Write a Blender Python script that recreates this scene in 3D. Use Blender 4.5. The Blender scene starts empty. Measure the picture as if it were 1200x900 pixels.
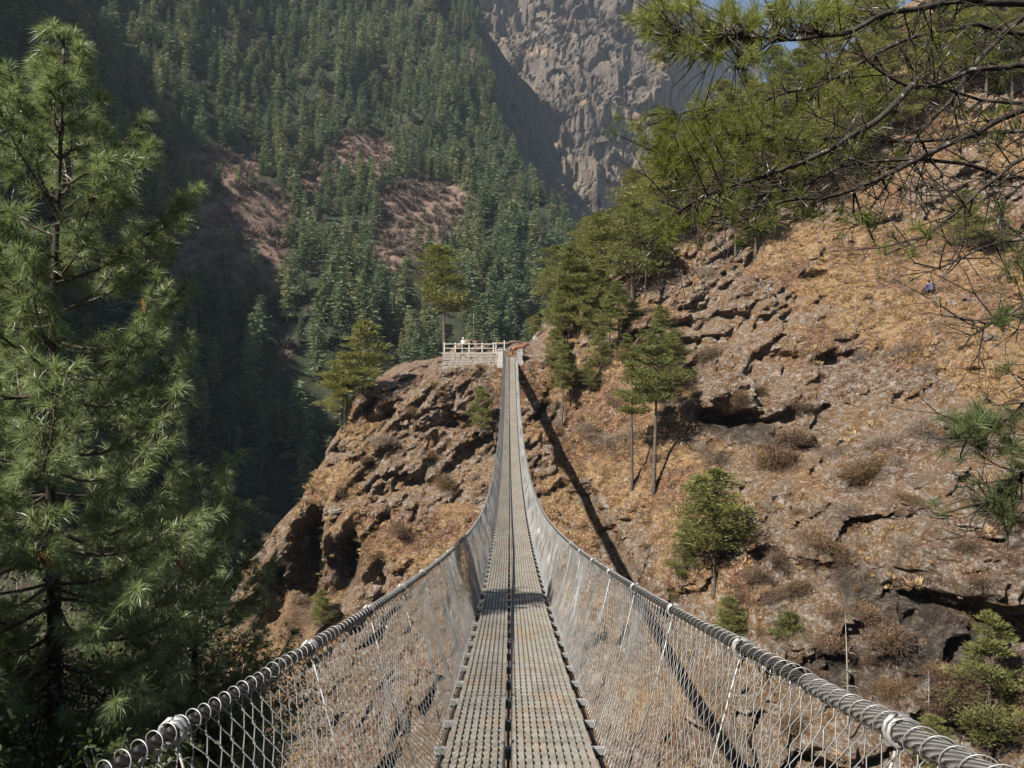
import bpy, math, random
import numpy as np
from mathutils import Vector, Matrix, Euler, Quaternion

C = bpy.context.scene
COL = C.collection
R = math.radians

# ------------------------------------------------------------------ camera, sky, sun, exposure
cam_data = bpy.data.cameras.new("camera")
cam_data.sensor_width = 36.0
cam_data.lens = 27.0
cam_data.clip_start = 0.05
cam_data.clip_end = 8000.0
cam = bpy.data.objects.new("camera", cam_data)
cam.location = (0, 0, 0)
cam.rotation_euler = (R(90), 0, 0)
COL.objects.link(cam)
C.camera = cam

SUN_TRAVEL = Vector((0.54, 0.44, -0.715)).normalized()     # the way sunlight travels
to_sun = -SUN_TRAVEL
sun_elev = math.asin(to_sun.z)
sun_az = math.atan2(to_sun.x, to_sun.y)                     # from +Y towards +X

world = bpy.data.worlds.new("World")
C.world = world
world.use_nodes = True
wn = world.node_tree.nodes
wl = world.node_tree.links
wn.clear()
sky = wn.new("ShaderNodeTexSky")
sky.sky_type = 'NISHITA'
sky.sun_disc = False
sky.sun_elevation = sun_elev
sky.sun_rotation = sun_az
sky.altitude = 2800
sky.air_density = 1.0
sky.dust_density = 0.8
bg = wn.new("ShaderNodeBackground")
bg.inputs["Strength"].default_value = 0.05
wo = wn.new("ShaderNodeOutputWorld")
wl.new(sky.outputs[0], bg.inputs["Color"])
wl.new(bg.outputs[0], wo.inputs["Surface"])

sun_data = bpy.data.lights.new("sun", 'SUN')
sun_data.energy = 5.0
sun_data.angle = R(0.53)
sun_data.color = (1.0, 0.93, 0.83)
sun = bpy.data.objects.new("sun", sun_data)
sun.rotation_euler = SUN_TRAVEL.to_track_quat('-Z', 'Y').to_euler()
sun.location = (-50, -40, 80)
COL.objects.link(sun)

C.view_settings.view_transform = 'Standard'
C.view_settings.look = 'None'
C.view_settings.exposure = 1.42
C.view_settings.gamma = 1.0
C.view_settings.use_curve_mapping = False
C.render.engine = 'CYCLES'
C.cycles.use_denoising = True
C.cycles.max_bounces = 6
C.cycles.diffuse_bounces = 3
C.cycles.glossy_bounces = 2
C.cycles.transmission_bounces = 3
C.cycles.transparent_max_bounces = 8
C.cycles.volume_bounces = 1

rng = np.random.default_rng(7)
random.seed(7)
F_PX = 900.0

def unproj(u, v, d):
    """a point seen at pixel (u, v) of the 1200x900 photograph, d metres ahead"""
    return np.array([(u - 600.0) / F_PX * d, d, (450.0 - v) / F_PX * d])

# ------------------------------------------------------------------ noise (numpy)
def _hash(ix, iy, iz, seed):
    h = (ix.astype(np.int64) * 374761393 + iy.astype(np.int64) * 668265263 + iz.astype(np.int64) * 2147483647 + seed * 974634533) & 0xFFFFFFFF
    h = ((h ^ (h >> 13)) * 1274126177) & 0xFFFFFFFF
    h = ((h ^ (h >> 16)) * 2246822519) & 0xFFFFFFFF
    return (h ^ (h >> 15)) & 0xFFFFFFFF

def h01(ix, iy, iz, seed):
    return _hash(ix, iy, iz, seed) / 4294967295.0

def vnoise(x, y, z, seed=0):
    """value noise in -1..1"""
    x, y, z = np.broadcast_arrays(np.asarray(x, float), np.asarray(y, float), np.asarray(z, float))
    ix, iy, iz = np.floor(x), np.floor(y), np.floor(z)
    fx, fy, fz = x - ix, y - iy, z - iz
    fx = fx * fx * fx * (fx * (fx * 6 - 15) + 10); fy = fy * fy * fy * (fy * (fy * 6 - 15) + 10); fz = fz * fz * fz * (fz * (fz * 6 - 15) + 10)
    r = 0
    for a in (0, 1):
        wa = fx if a else 1 - fx
        for b in (0, 1):
            wb = fy if b else 1 - fy
            for c in (0, 1):
                wc = fz if c else 1 - fz
                r = r + wa * wb * wc * h01(ix + a, iy + b, iz + c, seed)
    return r * 2 - 1

def fbm(x, y, z, octs=4, seed=0, gain=0.5, lac=2.03):
    s, amp, f = 0, 1.0, 1.0
    for o in range(octs):
        s = s + amp * vnoise(np.asarray(x) * f, np.asarray(y) * f, np.asarray(z) * f, seed + o * 17)
        amp *= gain; f *= lac
    return s

def ridged(x, y, z, octs=4, seed=0, gain=0.5):
    s, amp, f = 0, 1.0, 1.0
    for o in range(octs):
        n = 1 - np.abs(vnoise(np.asarray(x) * f, np.asarray(y) * f, np.asarray(z) * f, seed + o * 31))
        s = s + amp * n * n
        amp *= gain; f *= 2.07
    return s

def cells(x, y, seed=0):
    """2-D voronoi: random value of the nearest cell, distance to the border"""
    ix, iy = np.floor(x), np.floor(y)
    d1 = np.full(x.shape, 9.0); d2 = np.full(x.shape, 9.0); val = np.zeros(x.shape)
    zz = np.zeros(x.shape)
    for a in (-1, 0, 1):
        for b in (-1, 0, 1):
            jx, jy = ix + a, iy + b
            px = jx + h01(jx, jy, zz, seed); py = jy + h01(jx, jy, zz, seed + 1)
            d = np.hypot(px - x, py - y)
            v = h01(jx, jy, zz, seed + 2)
            near = d < d1
            d2 = np.where(near, d1, np.minimum(d2, d))
            val = np.where(near, v, val)
            d1 = np.where(near, d, d1)
    return val, d2 - d1

def smooth(a, b, x):
    t = np.clip((x - a) / (b - a), 0, 1)
    return t * t * (3 - 2 * t)

def softplus(x, w):
    return np.where(x > 12 * w, x, w * np.log1p(np.exp(np.clip(x / w, -40, 12))))

# ------------------------------------------------------------------ mesh helpers
class MB:
    """collects vertices and polygons, with one material slot number per polygon"""
    def __init__(self):
        self.v = []; self.f = []; self.m = []; self.n = 0
    def add(self, verts, faces, mat=0):
        b = self.n
        self.v.append(np.asarray(verts, float).reshape(-1, 3))
        self.n += len(self.v[-1])
        for fc in faces:
            self.f.append(tuple(b + i for i in fc)); self.m.append(mat)
    def box(self, c, s, rot=None, mat=0):
        c = np.asarray(c, float); s = np.asarray(s, float) / 2
        q = np.array([[-1,-1,-1],[1,-1,-1],[1,1,-1],[-1,1,-1],[-1,-1,1],[1,-1,1],[1,1,1],[-1,1,1]]) * s
        if rot is not None:
            q = q @ np.array(rot).T
        self.add(q + c, [(0,3,2,1),(4,5,6,7),(0,1,5,4),(1,2,6,5),(2,3,7,6),(3,0,4,7)], mat)
    def tube(self, pts, rad, sides=6, cap=True, mat=0):
        P = np.asarray(pts, float); n = len(P)
        rad = np.broadcast_to(np.asarray(rad, float), (n,))
        T = np.gradient(P, axis=0); T /= np.linalg.norm(T, axis=1)[:, None] + 1e-12
        up = np.array([0, 0, 1.0]) if abs(T[0, 2]) < .9 else np.array([1.0, 0, 0])
        A = np.cross(T, up); A /= np.linalg.norm(A, axis=1)[:, None] + 1e-12
        B = np.cross(A, T)
        a = np.linspace(0, 2 * math.pi, sides, endpoint=False)
        ring = A[:, None, :] * np.cos(a)[None, :, None] + B[:, None, :] * np.sin(a)[None, :, None]
        V = P[:, None, :] + ring * rad[:, None, None]
        fs = []
        for i in range(n - 1):
            for k in range(sides):
                k2 = (k + 1) % sides
                fs.append((i * sides + k, (i + 1) * sides + k, (i + 1) * sides + k2, i * sides + k2))
        if cap:
            fs.append(tuple(range(sides))); fs.append(tuple((n - 1) * sides + k for k in reversed(range(sides))))
        self.add(V.reshape(-1, 3), fs, mat)
    def build(self, name, mats, parent=None, smooth_=False, loc=None):
        me = bpy.data.meshes.new(name)
        V = np.concatenate(self.v) if self.v else np.zeros((0, 3))
        me.from_pydata(V.tolist() if len(V) < 20 else V, [], self.f)
        return finish(me, name, mats, self.m, parent, smooth_, loc)

def finish(me, name, mats, midx=None, parent=None, smooth_=False, loc=None, link=True):
    if not isinstance(mats, (list, tuple)):
        mats = [mats]
    for m in mats:
        me.materials.append(m)
    if midx is not None and len(mats) > 1:
        me.polygons.foreach_set("material_index", np.asarray(midx, np.int32))
    if smooth_:
        me.polygons.foreach_set("use_smooth", np.ones(len(me.polygons), bool))
    me.update()
    o = bpy.data.objects.new(name, me)
    if link:
        COL.objects.link(o)
    if parent is not None:
        o.parent = parent
    if loc is not None:
        o.location = loc
    return o

def fast_mesh(name, V, F):
    """V (n,3); F (m,k) all polygons of the same size"""
    V = np.asarray(V, np.float32); F = np.asarray(F, np.int32)
    me = bpy.data.meshes.new(name)
    m, k = F.shape
    me.vertices.add(len(V)); me.vertices.foreach_set("co", V.ravel())
    me.loops.add(m * k); me.loops.foreach_set("vertex_index", F.ravel())
    me.polygons.add(m)
    me.polygons.foreach_set("loop_start", np.arange(0, m * k, k, dtype=np.int32))
    me.update(calc_edges=True)
    me.validate()
    return me

def add_attr(me, name, data):
    a = me.attributes.new(name, 'FLOAT', 'POINT')
    a.data.foreach_set("value", np.asarray(data, np.float32).ravel())

def tag(o, label=None, cat=None, group=None, kind=None):
    if label: o["label"] = label
    if cat: o["category"] = cat
    if group: o["group"] = group
    if kind: o["kind"] = kind
    return o

def thing(name, label, cat, loc=(0, 0, 0), rz=0, group=None):
    o = bpy.data.objects.new(name, None)
    o.empty_display_size = .2
    o.location = loc; o.rotation_euler = (0, 0, rz)
    COL.objects.link(o)
    return tag(o, label, cat, group)

def dup(root, kids, loc, rot, scl, label=None, group=None):
    r = root.copy(); COL.objects.link(r)
    r.location = loc; r.rotation_euler = rot; r.scale = scl
    if label: r["label"] = label
    if group: r["group"] = group
    for ch in kids:
        c = ch.copy(); COL.objects.link(c); c.parent = r
    return r

def tubes_mesh(name, P, rad, sides=3):
    """many tubes at once: P (n, k, 3)"""
    P = np.asarray(P, float)
    n, k, _ = P.shape
    T = np.gradient(P, axis=1); T /= np.linalg.norm(T, axis=2)[..., None] + 1e-12
    ref = np.array([0.3, 0.9, 0.2]); ref /= np.linalg.norm(ref)
    A = np.cross(T, ref); A /= np.linalg.norm(A, axis=2)[..., None] + 1e-12
    B = np.cross(A, T)
    a = np.linspace(0, 2 * math.pi, sides, endpoint=False)
    rad = np.broadcast_to(np.asarray(rad, float), (n, k))
    V = P[:, :, None, :] + (A[:, :, None, :] * np.cos(a)[:, None] + B[:, :, None, :] * np.sin(a)[:, None]) * rad[:, :, None, None]
    idx = np.arange(n * k * sides).reshape(n, k, sides)
    q = np.stack([idx[:, :-1, :], idx[:, 1:, :], np.roll(idx, -1, 2)[:, 1:, :], np.roll(idx, -1, 2)[:, :-1, :]], -1)
    return fast_mesh(name, V.reshape(-1, 3), q.reshape(-1, 4))

# ------------------------------------------------------------------ materials
def mat_new(name):
    m = bpy.data.materials.new(name); m.use_nodes = True
    nt = m.node_tree; nt.nodes.clear()
    out = nt.nodes.new("ShaderNodeOutputMaterial")
    return m, nt, out

class NT:
    def __init__(self, nt): self.nt = nt; self.n = nt.nodes; self.l = nt.links
    def node(self, t, **kw):
        x = self.n.new(t)
        for k, v in kw.items(): setattr(x, k, v)
        return x
    def val(self, sock, v):
        if hasattr(v, "bl_idname") or isinstance(v, bpy.types.NodeSocket): self.l.new(v, sock)
        else: sock.default_value = v
    def noise(self, scale, detail=6, rough=.6, vec=None, dist=0.0):
        x = self.node("ShaderNodeTexNoise")
        x.inputs["Scale"].default_value = scale; x.inputs["Detail"].default_value = detail
        x.inputs["Roughness"].default_value = rough; x.inputs["Distortion"].default_value = dist
        if vec is not None: self.l.new(vec, x.inputs["Vector"])
        return x.outputs["Fac"]
    def ramp(self, fac, stops, interp='LINEAR'):
        x = self.node("ShaderNodeValToRGB"); cr = x.color_ramp; cr.interpolation = interp
        while len(cr.elements) < len(stops): cr.elements.new(.5)
        for e, (p, c) in zip(cr.elements, stops):
            e.position = p; e.color = (*c, 1) if len(c) == 3 else c
        self.l.new(fac, x.inputs[0]); return x.outputs[0]
    def rampv(self, fac, a, b):
        x = self.node("ShaderNodeMapRange"); x.clamp = True; x.interpolation_type = 'SMOOTHSTEP'
        self.l.new(fac, x.inputs[0]); x.inputs[1].default_value = a; x.inputs[2].default_value = b
        return x.outputs[0]
    def mix(self, fac, a, b, mode='MIX'):
        x = self.node("ShaderNodeMix", data_type='RGBA', blend_type=mode)
        self.val(x.inputs[0], fac)
        for s, v in ((6, a), (7, b)):
            if isinstance(v, bpy.types.NodeSocket): self.l.new(v, x.inputs[s])
            else: x.inputs[s].default_value = (*v, 1)
        return x.outputs[2]
    def math(self, op, a, b=0.0, clamp=False):
        x = self.node("ShaderNodeMath", operation=op); x.use_clamp = clamp
        self.val(x.inputs[0], a); self.val(x.inputs[1], b); return x.outputs[0]
    def attr(self, name):
        x = self.node("ShaderNodeAttribute"); x.attribute_name = name; return x.outputs["Fac"]
    def coord(self, kind="Object"):
        return self.node("ShaderNodeTexCoord").outputs[kind]
    def mapping(self, vec, scale=(1, 1, 1), rot=(0, 0, 0)):
        x = self.node("ShaderNodeMapping"); x.inputs["Scale"].default_value = scale; x.inputs["Rotation"].default_value = rot
        self.l.new(vec, x.inputs[0]); return x.outputs[0]
    def bump(self, h, strength, dist, normal=None):
        x = self.node("ShaderNodeBump"); x.inputs["Strength"].default_value = strength; x.inputs["Distance"].default_value = dist
        self.l.new(h, x.inputs["Height"])
        if normal is not None: self.l.new(normal, x.inputs["Normal"])
        return x.outputs[0]
    def bsdf(self, color, rough=.8, metal=0.0, normal=None, spec=.3):
        x = self.node("ShaderNodeBsdfPrincipled")
        if isinstance(color, bpy.types.NodeSocket): self.l.new(color, x.inputs["Base Color"])
        else: x.inputs["Base Color"].default_value = (*color, 1)
        self.val(x.inputs["Roughness"], rough); x.inputs["Metallic"].default_value = metal
        x.inputs["Specular IOR Level"].default_value = spec
        if normal is not None: self.l.new(normal, x.inputs["Normal"])
        return x.outputs[0]

def simple_mat(name, col, rough=.8, metal=0.0, var=.35, scale=6.0, bump=.0, bscale=30, spec=.3):
    m, nt, out = mat_new(name); t = NT(nt)
    co = t.coord()
    n = t.noise(scale, 6, .65, co)
    c = t.ramp(n, [(.25, tuple(x * (1 - var) for x in col)), (.75, tuple(min(1, x * (1 + var)) for x in col))])
    nrm = None
    if bump: nrm = t.bump(t.noise(bscale, 5, .6, co), bump, .02)
    nt.links.new(t.bsdf(c, rough, metal, nrm, spec), out.inputs[0])
    return m

def foliage_mat(name, dark, light, trans=.3, rough=.6, island=True, tip=None):
    m, nt, out = mat_new(name); t = NT(nt)
    g = t.node("ShaderNodeNewGeometry"); oi = t.node("ShaderNodeObjectInfo")
    fac = t.math('ADD', t.math('MULTIPLY', g.outputs["Random Per Island"] if island else oi.outputs["Random"], .55),
                 t.math('MULTIPLY', oi.outputs["Random"], .45))
    c = t.ramp(fac, [(0, dark), (1, light)])
    if tip:
        r2 = t.math('FRACT', t.math('MULTIPLY', oi.outputs["Random"], 7.31))
        c = t.mix(t.rampv(r2, .62, .95), c, tip)
    b = t.bsdf(c, rough, 0, None, .35)
    tr = t.node("ShaderNodeBsdfTranslucent"); nt.links.new(t.mix(.35, c, (.25, .32, .04)), tr.inputs[0])
    mx = t.node("ShaderNodeMixShader"); mx.inputs[0].default_value = trans
    nt.links.new(b, mx.inputs[1]); nt.links.new(tr.outputs[0], mx.inputs[2]); nt.links.new(mx.outputs[0], out.inputs[0])
    return m

def hillside_mat():
    """dry grass, russet scrub and broken grey rock"""
    m, nt, out = mat_new("dry_grass_and_rock"); t = NT(nt)
    co = t.coord()
    rock = t.attr("rock"); cell = t.attr("cell")
    n_big = t.noise(.11, 5, .6, co); n_mid = t.noise(.5, 7, .68, co); n_fine = t.noise(1.5, 8, .74, co); n_grain = t.noise(4.5, 6, .72, co)
    grass = t.ramp(n_mid, [(.34, (.20, .112, .050)), (.45, (.36, .21, .092)), (.55, (.46, .285, .135)), (.66, (.54, .38, .21))])
    grass = t.mix(t.rampv(n_fine, .42, .56), t.mix(.65, grass, (.09, .054, .034)), grass)
    grass = t.mix(t.math('MULTIPLY', t.rampv(n_big, .46, .58), .85), grass, t.mix(t.rampv(n_fine, .42, .58), (.085, .044, .028), (.27, .135, .068)))
    strat = t.noise(.95, 9, .76, t.mapping(co, (1.0, .6, 2.6), (0, R(38), 0)), 1.2)
    rk = t.ramp(strat, [(.36, (.048, .037, .030)), (.45, (.165, .128, .098)), (.54, (.31, .25, .20)), (.64, (.52, .445, .37))])
    rk = t.mix(t.math('MULTIPLY', cell, .6), rk, t.ramp(n_fine, [(.40, (.055, .047, .040)), (.60, (.33, .27, .22))]))
    rk = t.mix(t.math('MULTIPLY', t.rampv(n_mid, .50, .62), .8), rk, (.20, .130, .080))
    rk = t.mix(t.math('MULTIPLY', t.rampv(n_fine, .56, .63), .75), rk, (.50, .465, .42))
    edge = t.math('ADD', t.math('MULTIPLY', rock, .55), t.math('MULTIPLY', t.math('SUBTRACT', n_fine, .5), 2.4))
    edge = t.math('ADD', edge, t.math('MULTIPLY', t.math('SUBTRACT', n_mid, .5), 1.8))
    edge = t.math('ADD', edge, t.math('MULTIPLY', t.math('SUBTRACT', n_grain, .5), 1.2))
    col = t.mix(t.rampv(edge, .33, .60), grass, rk)
    col = t.mix(t.math('MULTIPLY', t.rampv(n_grain, .545, .62), .75), col, (.55, .49, .42))
    col = t.mix(t.math('MULTIPLY', t.rampv(n_grain, .43, .36), .7), col, (.030, .024, .019))
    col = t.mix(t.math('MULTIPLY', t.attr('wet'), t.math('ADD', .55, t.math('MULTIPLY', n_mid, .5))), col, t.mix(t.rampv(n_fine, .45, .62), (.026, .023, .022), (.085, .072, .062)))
    h = t.math('ADD', t.math('MULTIPLY', n_fine, 1.2), t.math('MULTIPLY', n_grain, .5))
    h = t.math('ADD', h, t.math('MULTIPLY', strat, 1.0))
    nrm = t.bump(h, 1.0, .9)
    nt.links.new(t.bsdf(col, .9, 0, nrm, .2), out.inputs[0])
    return m

def mountain_mat():
    m, nt, out = mat_new("scrub_mountain"); t = NT(nt)
    co = t.coord()
    forest = t.attr("forest")
    n1 = t.noise(.035, 7, .65, co); n2 = t.noise(.22, 7, .7, co); n3 = t.noise(.9, 6, .7, co)
    scrub = t.ramp(n2, [(.36, (.055, .036, .029)), (.5, (.125, .085, .066)), (.64, (.20, .145, .115))])
    scrub = t.mix(t.rampv(n3, .5, .7), scrub, (.21, .15, .125))
    scrub = t.mix(t.rampv(n3, .45, .30), scrub, (.05, .034, .03))
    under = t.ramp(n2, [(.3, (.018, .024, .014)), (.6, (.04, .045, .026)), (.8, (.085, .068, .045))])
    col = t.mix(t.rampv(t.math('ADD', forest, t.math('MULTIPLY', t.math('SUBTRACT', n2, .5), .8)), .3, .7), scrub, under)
    st = t.attr("steep")
    rk = t.ramp(t.noise(.12, 8, .7, t.mapping(co, (1, 1, .35)), .8), [(.38, (.022, .024, .024)), (.62, (.085, .08, .075))])  # flank rock darkened in colour to deepen its shade
    col = t.mix(t.rampv(t.math('ADD', st, t.math('MULTIPLY', t.math('SUBTRACT', n2, .5), .5)), .4, .6), col, rk)
    h = t.math('ADD', t.math('MULTIPLY', n2, 1.0), t.math('MULTIPLY', n3, .4))
    nt.links.new(t.bsdf(col, .95, 0, t.bump(h, .9, 2.5), .1), out.inputs[0])
    return m

def cliff_mat():
    m, nt, out = mat_new("streaked_cliff_rock"); t = NT(nt)
    co = t.coord()
    streak = t.noise(.045, 9, .72, t.mapping(co, (1.0, 1.0, .22)), 1.0)
    n1 = t.noise(.012, 6, .6, co); n2 = t.noise(.10, 8, .72, co)
    rk = t.ramp(streak, [(.36, (.040, .033, .029)), (.46, (.062, .048, .038)), (.54, (.092, .073, .057)), (.66, (.14, .113, .089))])
    grass = t.ramp(n2, [(.38, (.075, .052, .038)), (.62, (.19, .135, .09))])
    e = t.math('ADD', t.attr("ledge"), t.math('MULTIPLY', t.math('SUBTRACT', n2, .5), 1.3))
    e = t.math('ADD', e, t.math('MULTIPLY', t.math('SUBTRACT', n1, .5), 1.1))
    col = t.mix(t.rampv(e, .42, .62), rk, grass)
    col = t.mix(t.rampv(n2, .44, .34), col, (.045, .046, .045))
    h = t.math('ADD', t.math('MULTIPLY', streak, 1.6), t.math('MULTIPLY', n2, .9))
    nt.links.new(t.bsdf(col, .9, 0, t.bump(h, .6, 5.0), .2), out.inputs[0])
    return m

def metal_mat(name, col, rough, metal, rust=.0, bumpscale=None, twist=False):
    m, nt, out = mat_new(name); t = NT(nt)
    co = t.coord()
    n = t.noise(9, 7, .65, co)
    c = t.ramp(n, [(.3, tuple(x * .62 for x in col)), (.7, tuple(min(1, x * 1.25) for x in col))])
    if rust:
        r_ = t.rampv(t.noise(3.1, 8, .7, co), .62 - rust * .3, .74)
        c = t.mix(t.math('MULTIPLY', r_, .8), c, (.19, .088, .036))
    nrm = None
    if twist:
        w = t.node("ShaderNodeTexWave"); w.wave_type = 'BANDS'; w.bands_direction = 'DIAGONAL'
        w.inputs["Scale"].default_value = 22; w.inputs["Distortion"].default_value = .6
        nt.links.new(t.mapping(co, (1.4, .9, 1.4)), w.inputs[0])
        nrm = t.bump(w.outputs["Fac"], .9, .012)
        c = t.mix(t.rampv(w.outputs["Fac"], .5, .1), c, tuple(x * .35 for x in col))
    nt.links.new(t.bsdf(c, rough, metal, nrm, .5), out.inputs[0])
    return m

def deck_mat():
    m, nt, out = mat_new("dusty_galvanised_grating"); t = NT(nt)
    g = t.node("ShaderNodeNewGeometry"); co = g.outputs["Position"]
    oi = t.node("ShaderNodeObjectInfo")
    n = t.noise(6, 8, .7, co); n2 = t.noise(34, 5, .7, co)
    c = t.ramp(n, [(.34, (.105, .099, .083)), (.5, (.178, .170, .146)), (.66, (.255, .245, .213))])
    c = t.mix(t.math('MULTIPLY', oi.outputs["Random"], .3), c, (.30, .285, .255))
    rust = t.math('MULTIPLY', t.rampv(t.noise(1.7, 8, .72, co), .47, .62), t.rampv(t.noise(9, 6, .7, co), .34, .6))
    c = t.mix(t.math('MULTIPLY', rust, .55), c, (.27, .165, .09))
    c = t.mix(t.math('MULTIPLY', t.rampv(n2, .52, .72), .5), c, (.16, .135, .105))
    nt.links.new(t.bsdf(c, .62, .12, t.bump(n2, .4, .004), .4), out.inputs[0])
    return m

def bark_mat(name, dark, light, scale=14):
    m, nt, out = mat_new(name); t = NT(nt)
    co = t.coord()
    n = t.noise(scale, 8, .7, t.mapping(co, (1, 1, .45)))
    c = t.ramp(n, [(.34, dark), (.62, light)])
    c = t.mix(t.math('MULTIPLY', t.rampv(t.noise(scale * .6, 5, .6, co), .60, .68), .75), c, (.33, .335, .30))
    nt.links.new(t.bsdf(c, .9, 0, t.bump(n, .9, .02), .2), out.inputs[0])
    return m

M = {}
M['hill'] = hillside_mat()
M['mountain'] = mountain_mat()
M['cliff'] = cliff_mat()
M['blue_rock'] = simple_mat("far_ridge_rock", (.085, .085, .082), .95, 0, .5, .02)
M['soil'] = simple_mat("dark_forest_soil", (.045, .036, .026), .95, 0, .5, .9, .8, 4)
M['ground'] = simple_mat("valley_ground", (.07, .065, .05), .95, 0, .4, .05)
M['deck'] = deck_mat()
M['wire'] = metal_mat("galvanised_wire", (.33, .335, .33), .48, .5)
M['cable_dark'] = metal_mat("weathered_steel_cable", (.085, .083, .08), .5, .5, 0, None, True)
M['cable_pale'] = metal_mat("pale_steel_cable", (.30, .295, .28), .5, .45, 0, None, True)
M['rod'] = metal_mat("galvanised_rod", (.30, .30, .295), .55, .5, .12)
M['beam'] = metal_mat("galvanised_beam", (.36, .36, .35), .5, .5, .2)
M['concrete'] = simple_mat("pale_concrete", (.36, .34, .31), .9, 0, .3, 3, .4, 20)
M['masonry'] = simple_mat("grey_masonry", (.27, .24, .205), .9, 0, .4, 2.5, .5, 12)
M['fence_paint'] = simple_mat("cream_painted_steel", (.48, .46, .41), .6, 0, .15, 4)
M['bark'] = bark_mat("pine_bark", (.014, .012, .010), (.050, .041, .033))  # darkened to carry the shade on the right pine's backlit limbs
M['bark_pale'] = bark_mat("grey_pine_bark", (.06, .052, .044), (.23, .20, .165))
M['bark_brown'] = bark_mat("brown_branch_bark", (.03, .023, .017), (.105, .08, .058))
M['bark_mid'] = bark_mat("hill_pine_bark", (.032, .026, .021), (.11, .088, .070))
M['deadwood'] = bark_mat("dead_grey_wood", (.10, .088, .075), (.27, .245, .215))
M['twig'] = simple_mat("brown_twigs", (.105, .068, .047), .9, 0, .5, 3)
M['twig_grey'] = simple_mat("grey_brown_twigs", (.16, .125, .095), .9, 0, .4, 3)
M['pale_twig'] = simple_mat("pale_dry_twigs", (.34, .30, .245), .9, 0, .3, 3)
M['cone'] = simple_mat("pine_cone_scales", (.19, .098, .045), .8, 0, .45, 40)
M['needle_near'] = foliage_mat("blue_pine_needles", (.070, .102, .048), (.30, .355, .172), .36, .36)
M['needle_right'] = foliage_mat("yellow_green_pine_needles", (.048, .064, .014), (.175, .19, .040), .42, .5)
M['needle_mid'] = foliage_mat("hill_pine_needles", (.054, .066, .019), (.175, .172, .054), .32, .6)
M['needle_gold'] = foliage_mat("sunlit_pine_needles", (.085, .092, .026), (.22, .205, .065), .32, .6)  # yellower and paler than the other hill pines
M['needle_fir'] = foliage_mat("fir_needles", (.028, .047, .028), (.122, .155, .076), .2, .7, True, (.15, .158, .068))
M['needle_low'] = foliage_mat("deep_green_pine_needles", (.026, .042, .016), (.085, .11, .036), .3, .5)  # shade on the right pine's lower limbs put into the needle colour
M['needle_old'] = foliage_mat("olive_conifer_needles", (.045, .048, .022), (.15, .145, .065), .2, .65)
M['leaf_dark'] = foliage_mat("dark_shrub_leaves", (.020, .034, .014), (.075, .095, .034), .25, .5)
M['leaf_dry'] = foliage_mat("dry_shrub_leaves", (.085, .052, .030), (.21, .135, .072), .25, .8)
M['grass_dry'] = foliage_mat("dry_grass_blades", (.20, .125, .060), (.44, .31, .165), .25, .8)
M['boulder'] = None
def boulder_mat():
    m, nt, out = mat_new("lichened_boulder"); t = NT(nt)
    co = t.coord(); oi = t.node("ShaderNodeObjectInfo")
    n = t.noise(1.6, 8, .7, t.mapping(co, (1, 1, 2.0))); n2 = t.noise(6, 7, .7, co)
    c = t.ramp(n, [(.32, (.06, .055, .053)), (.48, (.17, .155, .143)), (.64, (.30, .275, .25))])
    c = t.mix(t.math('MULTIPLY', t.rampv(n2, .56, .66), .7), c, (.42, .39, .35))
    c = t.mix(t.math('MULTIPLY', t.rampv(t.noise(.9, 6, .65, co), .5, .65), .8), c, (.25, .145, .068))
    nt.links.new(t.bsdf(c, .9, 0, t.bump(t.math('ADD', n, n2), .8, .25), .2), out.inputs[0])
    return m
M['boulder'] = boulder_mat()
M['skin'] = simple_mat("skin", (.36, .21, .14), .6, 0, .1)
M['hair'] = simple_mat("black_hair", (.012, .010, .009), .6, 0, .2)
M['white_cloth'] = simple_mat("white_cloth", (.72, .70, .66), .9, 0, .1)
M['black_cloth'] = simple_mat("black_cloth", (.018, .018, .022), .9, 0, .2)
M['navy_cloth'] = simple_mat("navy_purple_cloth", (.045, .040, .105), .8, 0, .25, 9)
M['grey_cloth'] = simple_mat("grey_cloth", (.21, .21, .23), .9, 0, .2)
M['pack'] = simple_mat("dark_pack_fabric", (.075, .075, .10), .8, 0, .3, 6)
M['tan_cloth'] = simple_mat("dusty_cloth", (.34, .30, .26), .9, 0, .2)
M['horse'] = simple_mat("chestnut_coat", (.16, .070, .034), .7, 0, .25, 3)
M['horse_dark'] = simple_mat("dark_mane", (.030, .018, .012), .8, 0, .2)

# ------------------------------------------------------------------ terrain sheets: y = F(x, z)
def tps_fit(P):
    P = np.asarray(P, float); X = P[:, [0, 2]]; y = P[:, 1]
    s = np.abs(X).max()
    X = X / s
    n = len(X)
    r = np.linalg.norm(X[:, None] - X[None], axis=2)
    K = np.where(r > 0, r * r * np.log(r + 1e-12), 0) + np.eye(n) * 0.004
    Q = np.hstack([np.ones((n, 1)), X])
    A = np.block([[K, Q], [Q.T, np.zeros((3, 3))]])
    w = np.linalg.solve(A, np.concatenate([y, np.zeros(3)]))
    def f(x, z):
        x = np.asarray(x) / s; z = np.asarray(z) / s
        out = w[n] + w[n + 1] * x + w[n + 2] * z
        for i in range(n):
            d2 = (x - X[i, 0]) ** 2 + (z - X[i, 1]) ** 2
            out = out + w[i] * 0.5 * d2 * np.log(d2 + 1e-12)
        return out
    return f

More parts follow.
